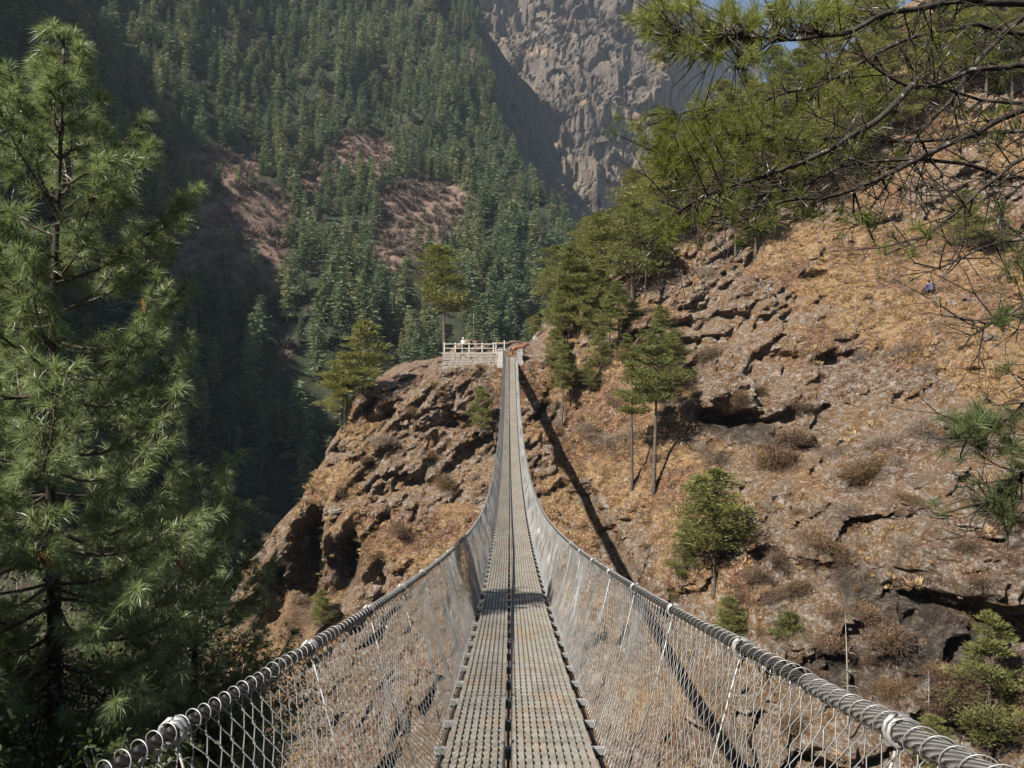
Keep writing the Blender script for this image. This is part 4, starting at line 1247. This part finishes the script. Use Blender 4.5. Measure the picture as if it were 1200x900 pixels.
def hand(V, E, Rr, w, d, side):
    """five finger chains from wrist vertex w"""
    base = np.array(V[w]); d = np.array(d, float); d /= np.linalg.norm(d)
    s = np.cross(d, [0, 0, 1.0]); s = s / (np.linalg.norm(s) + 1e-6) if np.linalg.norm(s) > .1 else np.array([0, 1.0, 0])
    V.append(tuple(base + d * .07)); E.append((w, len(V) - 1)); Rr.append((.036, .02)); palm = len(V) - 1
    for k, (o_, l) in enumerate(((-.027, .075), (-.009, .085), (.009, .08), (.027, .065))):
        V.append(tuple(base + d * .10 + s * o_)); E.append((palm, len(V) - 1)); Rr.append(.009)
        V.append(tuple(base + d * (.10 + l * .9) + s * o_ + np.array([0, 0, -.015]))); E.append((len(V) - 2, len(V) - 1)); Rr.append(.007)
    V.append(tuple(base + d * .07 + s * side * .05)); E.append((palm, len(V) - 1)); Rr.append(.010)

def person_standing(loc, rz, label):
    t = thing("person", label, "person", loc, rz)
    V = [(0,0,.95),(0,0,1.15),(0,-.01,1.38),(0,0,1.48),(0,-.02,1.58),(0,-.02,1.70),
         (.10,0,.90),(.11,-.02,.50),(.12,.02,.08),(.12,-.14,.04), (-.10,0,.90),(-.12,0,.50),(-.13,.04,.08),(-.13,-.12,.04),
         (.19,0,1.40),(.25,.02,1.13),(.22,-.13,.92),(-.19,0,1.40),(-.26,.03,1.13),(-.23,-.10,.90)]
    E = [(0,1),(1,2),(2,3),(3,4),(4,5),(0,6),(6,7),(7,8),(8,9),(0,10),(10,11),(11,12),(12,13),(2,14),(14,15),(15,16),(2,17),(17,18),(18,19)]
    Rr = [(.16,.11),(.15,.10),(.17,.11),.06,(.078,.095),(.07,.085),.09,.062,.045,(.045,.03),.09,.062,.045,(.045,.03),.058,.045,.034,.058,.045,.034]
    hand(V, E, Rr, 16, (-.05, -.4, -.6), 1); hand(V, E, Rr, 19, (.02, -.3, -.7), -1)
    def slot(c):
        if c.z > 1.47: return 0
        if c.z > .98 or (abs(c.x) > .17 and c.z > .95): return 1
        if abs(c.x) > .19 and c.z > .7: return 0
        return 2 if c.z > .09 else 3
    skin_body("body", V, E, Rr, [M['skin'], M['white_cloth'], M['black_cloth'], M['hair']], slot, (0, 0, 0), 0, t)
    b = MB(); a = np.linspace(0, 3.1416 * .62, 6)
    b.tube([(0, .0, 1.63), (0, .005, 1.69), (0, .0, 1.745), (0, -.01, 1.775)], [.088, .098, .08, .02], 10); b.build("hat", M['white_cloth'], t, True)
    return t
def person_sitting(loc, rz, label, top, trouser, scale=1.0):
    t = thing("person", label, "person", loc, rz); t.scale = (scale,) * 3
    V = [(0,0,.12),(0,-.03,.34),(0,-.08,.56),(0,-.10,.66),(0,-.13,.76),(0,-.12,.88),
         (.11,-.10,.12),(.15,-.46,.28),(.15,-.52,-.16),(.15,-.64,-.20),(-.11,-.10,.12),(-.15,-.44,.30),(-.16,-.48,-.14),(-.16,-.60,-.18),
         (.20,-.07,.57),(.27,-.20,.36),(.18,-.40,.32),(-.20,-.07,.57),(-.27,-.18,.36),(-.18,-.38,.34)]
    E = [(0,1),(1,2),(2,3),(3,4),(4,5),(0,6),(6,7),(7,8),(8,9),(0,10),(10,11),(11,12),(12,13),(2,14),(14,15),(15,16),(2,17),(17,18),(18,19)]
    Rr = [(.17,.13),(.16,.11),(.17,.11),.06,(.078,.095),(.07,.085),.095,.066,.05,(.045,.03),.095,.066,.05,(.045,.03),.06,.047,.036,.06,.047,.036]
    hand(V, E, Rr, 16, (-.1, -.6, -.1), 1); hand(V, E, Rr, 19, (.1, -.6, -.1), -1)
    def slot(c):
        if c.z > .645 and abs(c.x) < .12: return 0
        if abs(c.x) < .34 and (c.y > -.2 and c.z > .18) or (abs(c.x) > .2 and c.z > .33): return 1
        if c.y < -.40 and c.z > .28 and abs(c.x) < .26 and abs(c.x) > .165: return 0
        return 2 if c.z > -.15 else 3
    skin_body("body", V, E, Rr, [M['skin'], top, trouser, M['hair']], slot, (0, 0, 0), 0, t)
    b = MB(); b.tube([(0, -.06, .74), (0, -.085, .83), (0, -.10, .90), (0, -.11, .955)], [.075, .095, .088, .02], 10); b.build("hair", M['hair'], t, True)
    return t
person_standing((-6.0 + .3, 89.6, 3.66), R(200), "standing person in a white top and dark trousers behind the terrace railing")
p = fb.hit(627, 402) ; p = p if p is not None else unproj(627, 402, 92)
person_sitting((unproj(627, 401, p[1])[0], p[1] - .15, unproj(627, 401, p[1])[2]), R(10), "person in pale clothes sitting on the rocks above the bridge end", M['tan_cloth'], M['grey_cloth'], 1.15)
p = fb.hit(1088, 345)
figure_at = p
t = person_sitting((p[0], p[1] - .25, p[2] + .1), R(-150), "person in dark navy clothes sitting with a pack high on the open slope", M['navy_cloth'], M['black_cloth'], 1.35)
b = MB(); b.box((0, .19, .42), (.36, .22, .46)); b.box((0, .31, .36), (.26, .07, .26)); b.box((0, .19, .68), (.30, .20, .08))
pk = b.build("backpack", M['pack'], None); tag(pk, "grey and navy backpack on the back of the person on the slope", "backpack")
pk.location = t.location; pk.rotation_euler = t.rotation_euler; pk.scale = t.scale
md = pk.modifiers.new("bevel", 'BEVEL'); md.width = .05; md.segments = 3

def horse(loc, rz, label, mats, scale=1.0):
    t = thing("horse", label, "horse", loc, rz); t.scale = (scale,) * 3
    V = [(-.62,0,1.12),(-.2,0,1.10),(.25,0,1.12),(.58,0,1.18),(.85,0,1.42),(1.05,0,1.62),(1.22,0,1.56),(1.42,0,1.38),
         (-.68,.15,.95),(-.60,.16,.70),(-.74,.16,.46),(-.70,.16,.08),(-.66,.16,.02),
         (-.68,-.15,.95),(-.56,-.16,.70),(-.66,-.16,.46),(-.60,-.16,.08),(-.56,-.16,.02),
         (.55,.14,.92),(.57,.14,.52),(.55,.14,.08),(.59,.14,.02),(.55,-.14,.92),(.63,-.14,.52),(.64,-.14,.08),(.68,-.14,.02),
         (-.84,0,1.12),(-.96,0,.85),(-.95,0,.5),(1.06,.06,1.76),(1.06,-.06,1.76)]
    E = [(0,1),(1,2),(2,3),(3,4),(4,5),(5,6),(6,7),(0,8),(8,9),(9,10),(10,11),(11,12),(0,13),(13,14),(14,15),(15,16),(16,17),
         (3,18),(18,19),(19,20),(20,21),(3,22),(22,23),(23,24),(24,25),(0,26),(26,27),(27,28),(5,29),(5,30)]
    Rr = [.31,.33,.34,.31,.21,.16,.14,.095,.20,.15,.085,.06,.065,.20,.15,.085,.06,.065,.16,.08,.056,.065,.16,.08,.056,.065,.06,.065,.03,.03,.03]
    def slot(c):
        if c.x < -.86 or (c.z > 1.72) : return 1
        if c.z < .12: return 1
        return 0
    skin_body("body", V, E, Rr, mats, slot, (0, 0, 0), 0, t)
    b = MB(); b.tube([(.56, 0, 1.42), (.78, 0, 1.60), (.98, 0, 1.76), (1.10, 0, 1.70)], [.05, .06, .05, .03], 6); b.build("mane", M['horse_dark'], t, True)
    return t
horse((.75, 91.2, 3.25), R(12), "chestnut brown horse standing at the far end of the bridge", [M['horse'], M['horse_dark']], .95)
b = MB(); xs_ = np.linspace(-2.2, 9, 12)
pg = np.stack(np.meshgrid(np.linspace(-1.6, 3.2, 9), np.linspace(89.6, 99, 9)), -1).reshape(-1, 2)
pz = 3.02 + .02 * (pg[:, 1] - 90) + .06 * vnoise(pg[:, 0] * 1.3, pg[:, 1] * 1.3, 0, 2)
ii = np.arange(81).reshape(9, 9)
me = fast_mesh("path", np.column_stack([pg, pz]), np.stack([ii[:-1, :-1], ii[:-1, 1:], ii[1:, 1:], ii[1:, :-1]], -1).reshape(-1, 4))
finish(me, "path", simple_mat("trodden_earth", (.34, .22, .13), .95, 0, .3, 2, .5, 8), None, None, True)["kind"] = 'structure'

# ------------------------------------------------------------------ foreground pines
def needles(tufts, n_per=62, L=.155, w=.0036, droop=.16, seed=0):
    """tufts: list of (pos, dir)"""
    r = np.random.default_rng(seed)
    P, D_, LL = [], [], []
    for p, d in tufts:
        d = np.asarray(d, float); d /= np.linalg.norm(d) + 1e-9
        m = int(n_per * (.75 + .5 * r.random()))
        g_ = r.normal(size=(m, 3)); g_ /= np.linalg.norm(g_, axis=1)[:, None]
        dd = g_ * .80 + d * (.62 + .3 * r.random((m, 1)))
        back = r.random((m, 1)) * .07
        P.append(np.asarray(p) - d * back + r.normal(size=(m, 3)) * .004); D_.append(dd); LL.append(L * (.7 + .45 * r.random(m)))
    P = np.concatenate(P); D_ = np.concatenate(D_); LL = np.concatenate(LL)
    return tri_cloud(P, D_, LL, w, droop, 2, seed)

def cone_mesh():
    b = MB()
    zz = np.linspace(0, -.155, 9); rr = np.array([.010, .022, .029, .031, .030, .027, .023, .016, .005])
    b.tube(np.stack([.012 * np.sin(-zz * 12), 0 * zz, zz], 1), rr * .8, 8)
    for k in range(7):
        for a in range(8):
            an = (a + .5 * (k % 2)) * 6.283 / 8; z = -.012 - k * .019; rad = np.interp(-z, -zz, rr)
            c = np.array([math.cos(an), math.sin(an), 0]); s = np.array([-math.sin(an), math.cos(an), 0])
            p = c * rad * .7 + [0, 0, z + .012]
            b.add([p + s * .010, p - s * .010, p + c * rad * .55 + [0, 0, -.016] - s * .006, p + c * rad * .55 + [0, 0, -.016] + s * .006], [(0, 1, 2, 3)])
    me = bpy.data.meshes.new("pine_cone"); me.from_pydata(np.concatenate(b.v), [], b.f); me.materials.append(M['cone']); me.update()
    return me
cone_me = cone_mesh()

def big_pine(base, top, label, whorl=.34, prof=None, seed=1, per=5, cones=26, zmin=-9, npn=62, mat='needle_near'):
    npn = 72
    r = np.random.default_rng(seed)
    base = np.array(base, float); top = np.array(top, float)
    t = thing("pine_tree", label, "tree", base)
    H = top[2] - base[2]
    tt = np.linspace(0, 1, 16)
    axis = (top - base)[None] * tt[:, None] + np.stack([.10 * np.sin(tt * 7), .08 * np.sin(tt * 5 + 1), 0 * tt], 1) * (1 - tt)[:, None]
    b = MB(); b.tube(axis, .012 + .105 * (1 - tt) ** 1.1, 9); b.build("trunk", M['bark'], t, True)
    def ax(z):
        f = np.clip((z) / H, 0, 1)
        return np.array([np.interp(f, tt, axis[:, k]) for k in range(3)])
    z = H - .12
    ncone = 0; first = True
    while z > max(.8, zmin - base[2]):
        dz = H - z
        Lm = np.interp(dz, prof[0], prof[1])
        a0 = r.random() * 6.28
        nb = 2 if dz < .8 else (per - 1 if dz < 2.5 else per)
        for k in range(nb):
            a = a0 + k * 6.283 / nb + r.normal() * .3
            l = Lm * (.72 + .42 * r.random())
            el = np.interp(dz, [0, 1, 3, 6, 10], [1.15, .85, .5, .2, .0]) + r.normal() * .12
            c = ax(z + r.normal() * .06)
            m = max(5, int(l / .22) + 3)
            s = np.linspace(0, 1, m)
            h = np.array([math.cos(a), math.sin(a), 0]); sd = np.array([-math.sin(a), math.cos(a), 0])
            path = c + np.outer(s * l * math.cos(el) , h) + np.outer(s * l * math.sin(el) - .18 * l * np.sin(s * 3.14) * (1 if el < .5 else .3) + .22 * l * s ** 3, [0, 0, 1]) + np.outer(.06 * l * np.sin(s * 4 + r.random() * 6), sd)
            bb = MB(); bb.tube(path, np.linspace(.008 + .008 * l, .005, m), 5, False)
            tf = [(path[-1], path[-1] - path[-2]), (path[-1] - (path[-1] - path[-2]) * .5, path[-1] - path[-2])]
            nt_ = int(3 + l * 8.0)
            for q in range(nt_):
                f = (.28 + .70 * (q + r.random()) / nt_) if dz > .6 else .35 + .6 * r.random()
                o = np.array([np.interp(f, s, path[:, j]) for j in range(3)])
                tl = (.12 + .34 * r.random()) * (1.15 - .5 * f) * min(1, .45 + l * .4)
                dirn = h * (.6 + .4 * r.random()) + sd * (1 if q % 2 else -1) * (.5 + .6 * r.random()) + np.array([0, 0, .18 + .45 * r.random()])
                dirn /= np.linalg.norm(dirn)
                e = o + dirn * tl + np.array([0, 0, .12 * tl])
                bb.tube([o, o + dirn * tl * .55, e], [.006, .005, .0035], 4, False)
                tf.append((e, dirn + np.array([0, 0, .35])))
                if tl > .22: tf.append((o + dirn * tl * .5, dirn))
            br = bb.build("branch", M['bark_brown'], t, True)
            V, F = needles(tf, npn, .185, .0048, .22, int(r.integers(1e9)))
            mesh_obj("needles", V, F, M[mat], br)
            if ncone < cones and .8 < dz < 7 and r.random() < .34 and l > .5:
                f = .72 + .25 * r.random()
                o = np.array([np.interp(f, s, path[:, j]) for j in range(3)])
                for q in range(1 if r.random() < .6 else 2):
                    cn = bpy.data.objects.new("pine_cone", cone_me); COL.objects.link(cn); cn.parent = br
                    cn.location = o + r.normal(size=3) * .03 - [0, 0, .01]; cn.rotation_euler = (r.normal() * .3, r.normal() * .3, r.random() * 6)
                    cn.scale = (1.15,) * 3; ncone += 1
        z -= whorl * (.8 + .4 * r.random())
    return t
big_pine((-5.75, 9.4, -6.2), (-5.25, 9.0, 4.15), "large blue pine with hanging cones filling the left edge of the view", .36,
         ([0, .3, .6, 1.2, 2.1, 3.2, 4.1, 5.2, 6.2, 8, 10.5], [.08, .18, .32, .62, 1.25, 1.6, 1.85, 2.15, 2.25, 2.1, 1.7]), 11, 5, 34)
big_pine((-8.6, 10.8, -6.5), (-7.9, 10.6, 2.4), "second blue pine close behind the large one, cut off by the left edge", .42,
         ([0, .5, 1.2, 2.4, 4, 6, 9], [.2, .6, 1.0, 1.5, 1.9, 2.1, 1.9]), 12, 5, 8, -5)
big_pine((-4.9, 11.8, -8.0), (-4.7, 11.6, -1.6), "young blue pine in shade low beside the large pine", .38,
         ([0, .5, 1.2, 2.4, 4, 6], [.2, .6, .95, 1.3, 1.5, 1.6]), 13, 4, 0, -8)

for k, (x, y, tz_) in enumerate([(-10.6, 4.6, 4.9), (-12.6, 6.6, 4.6), (-9.0, 2.4, 4.4), (-8.8, 6.1, 1.5), (-7.2, 4.2, 1.3)]):  # unseen pines added on the near bank, heights set to shade the lower left
    big_pine((x, y, float(near_ground(x, y)) - .3), (x + .2, y, tz_), ["blue pine of the near bank standing left of the large pine", "blue pine at the back of the near-bank clump", "shorter blue pine on the near bank beside the bridge landing", "young blue pine on the near bank just left of the large pine", "young blue pine on the near bank between the landing and the large pine"][k], .42,
             ([0, .5, 1.2, 2.4, 4, 6, 9], [.2, .6, 1.0, 1.6, 2.1, 2.3, 2.3]), 31 + k, 5, 0, -5)
# ---- right-hand pine whose limbs hang into the picture
rp = thing("pine_tree", "old pine whose bare dark limbs hang into the upper right of the view", "tree", (6.4, 5.6, -6.0))
B0 = np.array([6.4, 5.6, -6.0])
b = MB(); tz = np.linspace(0, 13, 12)
b.tube(np.stack([.15 * np.sin(tz * .5) - .05 * tz, .1 * np.sin(tz * .7), tz], 1), .30 - .017 * tz, 10); b.build("trunk", M['bark'], rp, True)
def trunk_pt(z):
    k = z - B0[2]; return B0 + np.array([.15 * math.sin(k * .5) - .05 * k, .1 * math.sin(k * .7), k])
LIMBS = [  # (pixel path from the frame edge inwards with distance), start height on the trunk, thickness
 ([(1200,3,5.6),(1133,5,5.4),(1083,6,5.2),(1033,20,5.0),(1000,37,4.9),(960,38,4.9),(927,45,4.8),(900,50,4.8),(850,34,4.7),(800,38,4.7)], 3.1, .052),
 ([(1200,72,5.4),(1167,78,5.3),(1133,88,5.2),(1090,97,5.1),(1067,100,5.0),(1027,85,5.0),(1010,60,4.95),(1000,36,4.9)], 2.7, .056),
 ([(1067,100,5.0),(1033,137,4.9),(993,167,4.8),(940,193,4.7),(883,213,4.6),(838,228,4.6),(798,243,4.55),(770,268,4.5)], None, .030),
 ([(1200,15,5.9),(1153,57,5.8),(1123,93,5.7),(1100,133,5.6),(1067,170,5.5),(1040,215,5.4),(1015,262,5.4)], 3.0, .046),
 ([(1200,116,5.2),(1147,113,5.15),(1100,107,5.1),(1067,100,5.0)], 2.4, .040),
 ([(1200,130,5.0),(1153,150,4.9),(1110,173,4.8),(1093,182,4.8),(1033,213,4.7),(987,230,4.7),(927,240,4.6),(860,248,4.6),(815,262,4.5)], 2.2, .048),
 ([(1200,180,4.6),(1160,207,4.5),(1120,243,4.5),(1093,263,4.4),(1060,287,4.4)], 1.9, .044),
 ([(1200,207,4.9),(1133,192,4.85),(1090,188,4.8),(1043,185,4.8),(1000,193,4.8),(947,217,4.8),(905,225,4.8)], 1.8, .034),
 ([(1210,283,5.2),(1160,287,5.1),(1118,308,5.0),(1100,318,5.0)], 1.3, .026),
 ([(1215,338,4.8),(1180,375,4.7),(1150,385,4.7),(1120,375,4.7)], 1.0, .022),
 ([(1215,455,4.6),(1190,485,4.5),(1160,505,4.5),(1120,512,4.4)], .4, .026),
 ([(1215,540,4.5),(1190,560,4.4),(1160,575,4.4),(1140,600,4.4)], .0, .022),
 ([(1215,40,6.4),(1130,30,6.3),(1060,45,6.2),(990,80,6.2),(930,110,6.2),(870,125,6.2),(800,135,6.2)], 3.3, .038),
 ([(1210,150,6.3),(1110,165,6.3),(1000,160,6.3),(920,165,6.2),(850,175,6.2),(790,185,6.2)], 2.2, .034),
]
skel = []
limb_objs = []
rr_ = np.random.default_rng(77)
for path, hz, th in LIMBS:
    P = np.array([unproj(*q) for q in path])
    if hz is not None:
        st_ = trunk_pt(hz * .8 + .1)
        P = np.vstack([st_, (st_ * .45 + P[0] * .55) + [0, 0, -.12], P])
    # resample and roughen
    d = np.concatenate([[0], np.cumsum(np.linalg.norm(np.diff(P, axis=0), axis=1))])
    m = max(8, int(d[-1] / .09)); s = np.linspace(0, d[-1], m)
    Q = np.stack([np.interp(s, d, P[:, k]) for k in range(3)], 1)
    for it in range(2):
        Q[1:-1] = .25 * Q[:-2] + .5 * Q[1:-1] + .25 * Q[2:]
    Q += np.stack([fbm(s * 2.2 + th * 999, k * 7.7, 0, 3, 5) for k in range(3)], 1) * .030
    rad = np.linspace(th if hz is not None else th * .9, .007, m) * (1 + .12 * vnoise(s * 9, th * 77, 0, 4))
    mb = MB(); mb.tube(Q - B0, rad * .82, 8)
    limb_objs.append([mb, [], Q]); skel.append(Q)
allp = np.concatenate(skel); own = np.concatenate([np.full(len(q), k) for k, q in enumerate(skel)])
CL = [(830,25,62,26,4.9,70),(770,12,22,16,4.9,16),(930,14,60,14,5.0,42),(1010,14,40,12,5.2,20),(790,52,30,12,4.8,18),(860,60,40,14,4.8,18),
      (820,148,55,26,6.2,95),(790,175,34,30,6.1,50),(870,190,60,26,6.1,70),(880,140,40,22,6.2,36),(930,180,44,26,6.2,40),(830,205,50,20,6.0,45),
      (840,250,60,22,4.7,34),(905,238,60,20,4.8,30),(790,262,24,18,4.6,14),(1000,120,70,40,6.0,26),(1040,200,80,30,5.2,18),(960,95,60,30,6.2,34),(1120,60,60,40,6.2,26),(1150,150,40,30,6.2,16),
      (1140,500,32,26,4.5,34),(1175,490,26,30,4.55,22),(1165,585,32,24,4.45,30),(1190,545,14,20,4.5,10),(1190,305,20,14,5.0,10),(1185,370,20,14,4.8,10),(1010,262,26,14,5.3,8),(1060,270,30,16,4.5,8)]
for (u, v, ru, rv, d, n) in CL:
    for k in range(n):
        g_ = rr_.normal(size=3) * .62
        p = unproj(u + g_[0] * ru, v + g_[1] * rv, d + g_[2] * .35)
        j = int(np.argmin(np.linalg.norm(allp - p, axis=1) + .05 * rr_.random(len(allp))))
        o = allp[j]; L_ = np.linalg.norm(p - o)
        if L_ > 1.3 or L_ < .01: continue
        mid = (o + p) / 2 + rr_.normal(size=3) * .12 * L_ + np.array([0, 0, -.08 * L_])
        lb = limb_objs[own[j]]
        lb[0].tube(np.array([o, o * .4 + mid * .6, mid, mid * .4 + p * .6, p]) - B0, np.linspace(.0055 + .003 * L_, .0025, 5), 4, False)
        lb[1].append((p - B0, (p - mid) + np.array([-.03, 0, .06])))
        if L_ > .35 and rr_.random() < .4: lb[1].append((mid - B0, (p - mid)))
# bare twigs
for q in range(800):
    k = int(rr_.choice(len(skel))); Q = skel[k]
    j = int(rr_.integers(int(len(Q) * .25), len(Q)))
    o = Q[j]; dv = rr_.normal(size=3) * np.array([1, .6, .8]) + np.array([-.35, 0, -.1]); dv /= np.linalg.norm(dv)
    l = .12 + .42 * rr_.random() ** 1.5
    p1 = o + dv * l * .5 + rr_.normal(size=3) * .03; p2 = o + dv * l + rr_.normal(size=3) * .06
    limb_objs[k][0].tube(np.array([o, p1, p2]) - B0, [.0055, .004, .002], 4, False)
    for w_ in range(2):
        dv2 = dv + rr_.normal(size=3) * .7; dv2 /= np.linalg.norm(dv2)
        limb_objs[k][0].tube(np.array([p1, p1 + dv2 * l * .35, p1 + dv2 * l * .6 + rr_.normal(size=3) * .02]) - B0, [.0035, .0028, .0015], 3, False)
for limb_no, (mb, tf, Q) in enumerate(limb_objs):
    br = mb.build("branch", M['bark'], rp, True)
    if tf:
        V, F = needles(tf, 50, .105, .0026, .08, int(rr_.integers(1e9)))
        mesh_obj("needles", V, F, M['needle_right'] if limb_no < 8 or limb_no > 11 else M['needle_low'], br)

# ---- undergrowth in the shade below the left pine
def leaf_shrub(x, y, s, label, seed, leaf='leaf_dark', twig='pale_twig', group=None, nl=1300):
    r = np.random.default_rng(seed)
    z = float(near_ground(x, y))
    t = thing("shrub", label, "shrub", (x, y, z - .1), 0, group)
    b = MB(); ends = []
    for k in range(11):
        a = r.random() * 6.28; sp_ = .25 + .6 * r.random(); h = s * (.6 + .5 * r.random())
        p0 = np.array([r.normal() * .08, r.normal() * .08, 0]); p1 = p0 + [math.cos(a) * sp_ * s * .3, math.sin(a) * sp_ * s * .3, h * .5]; p2 = p0 + [math.cos(a) * sp_ * s * .75, math.sin(a) * sp_ * s * .75, h]
        b.tube([p0, p1, p2], [.018, .012, .004], 4, False); ends += [p1 * .5 + p2 * .5, p2, p1]
        for q in range(3):
            e = p1 + (p2 - p1) * r.random() + r.normal(size=3) * .25 * s; b.tube([p1, (p1 + e) / 2 + r.normal(size=3) * .04, e], [.008, .006, .003], 3, False); ends.append(e)
    b.build("stems", M[twig], t, True)
    E = np.array(ends); c = E[r.integers(0, len(E), nl)] + r.normal(size=(nl, 3)) * .15 * s
    V, F = tri_cloud(c, r.normal(size=(nl, 3)) + [0, 0, .3], .05 + .07 * r.random(nl), .032, .3, 2, seed)
    mesh_obj("leaves", V, F, M[leaf], t)
ULIST = [(-8.9,12.4,1.9),(-9.8,13.0,2.2),(-7.2,9.8,1.7),(-8.4,11.0,1.9),(-5.9,9.9,1.5),(-7.0,13.8,2.0),(-5.0,8.9,1.3),(-4.6,7.3,1.1),(-6.8,7.5,1.5),(-5.6,8.4,1.5),(-8.2,9.2,1.8),(-6.6,10.6,1.7),(-4.9,10.2,1.5),(-7.8,12.2,2.0),(-5.6,12.6,1.8),(-9.6,11.6,2.1),(-4.6,13.6,1.6),(-6.4,15.0,2.0),(-9.4,14.8,2.2),(-4.3,8.2,1.2),(-5.2,6.4,1.2),(-11.2,13.6,2.2),(-8.0,17.0,2.2),(-5.6,17.6,2.0),(-4.4,11.8,1.3),(-6.0,5.4,1.1)]
for k, (x, y, s) in enumerate(ULIST):
    leaf_shrub(x, y, s, "dark leafy shrub in the shade under the large left pine", 800 + k, 'leaf_dark', 'pale_twig' if k % 3 else 'twig_grey', "dark shrubs under the left pine")

for k, (x, y, s, lab) in enumerate([(-5.0, 14.3, 1.0, "pale dry shrub with ochre leaves at the edge of the shade, behind the left handrail"), (-4.5, 13.2, .8, "straw coloured bush low beside the left handrail"), (-5.4, 15.2, 1.3, "taller half-bare shrub beneath the pine's lowest right tips")]):
    leaf_shrub(x, y, s, lab, 860 + k, 'leaf_dry', 'pale_twig', None, 450)
# ------------------------------------------------------------------ the air
b = MB(); b.box((350, 1050, 430), (2100, 3100, 1050))
hz = b.build("haze", [])
hm, nt, out = mat_new("valley_haze")
pv = nt.nodes.new("ShaderNodeVolumePrincipled")
pv.inputs["Color"].default_value = (.72, .84, 1.0, 1)
pv.inputs["Density"].default_value = .00007
pv.inputs["Anisotropy"].default_value = .1
nt.links.new(pv.outputs[0], out.inputs["Volume"])
hz.data.materials.append(hm)
hz["kind"] = 'stuff'
hz.display_type = 'WIRE'
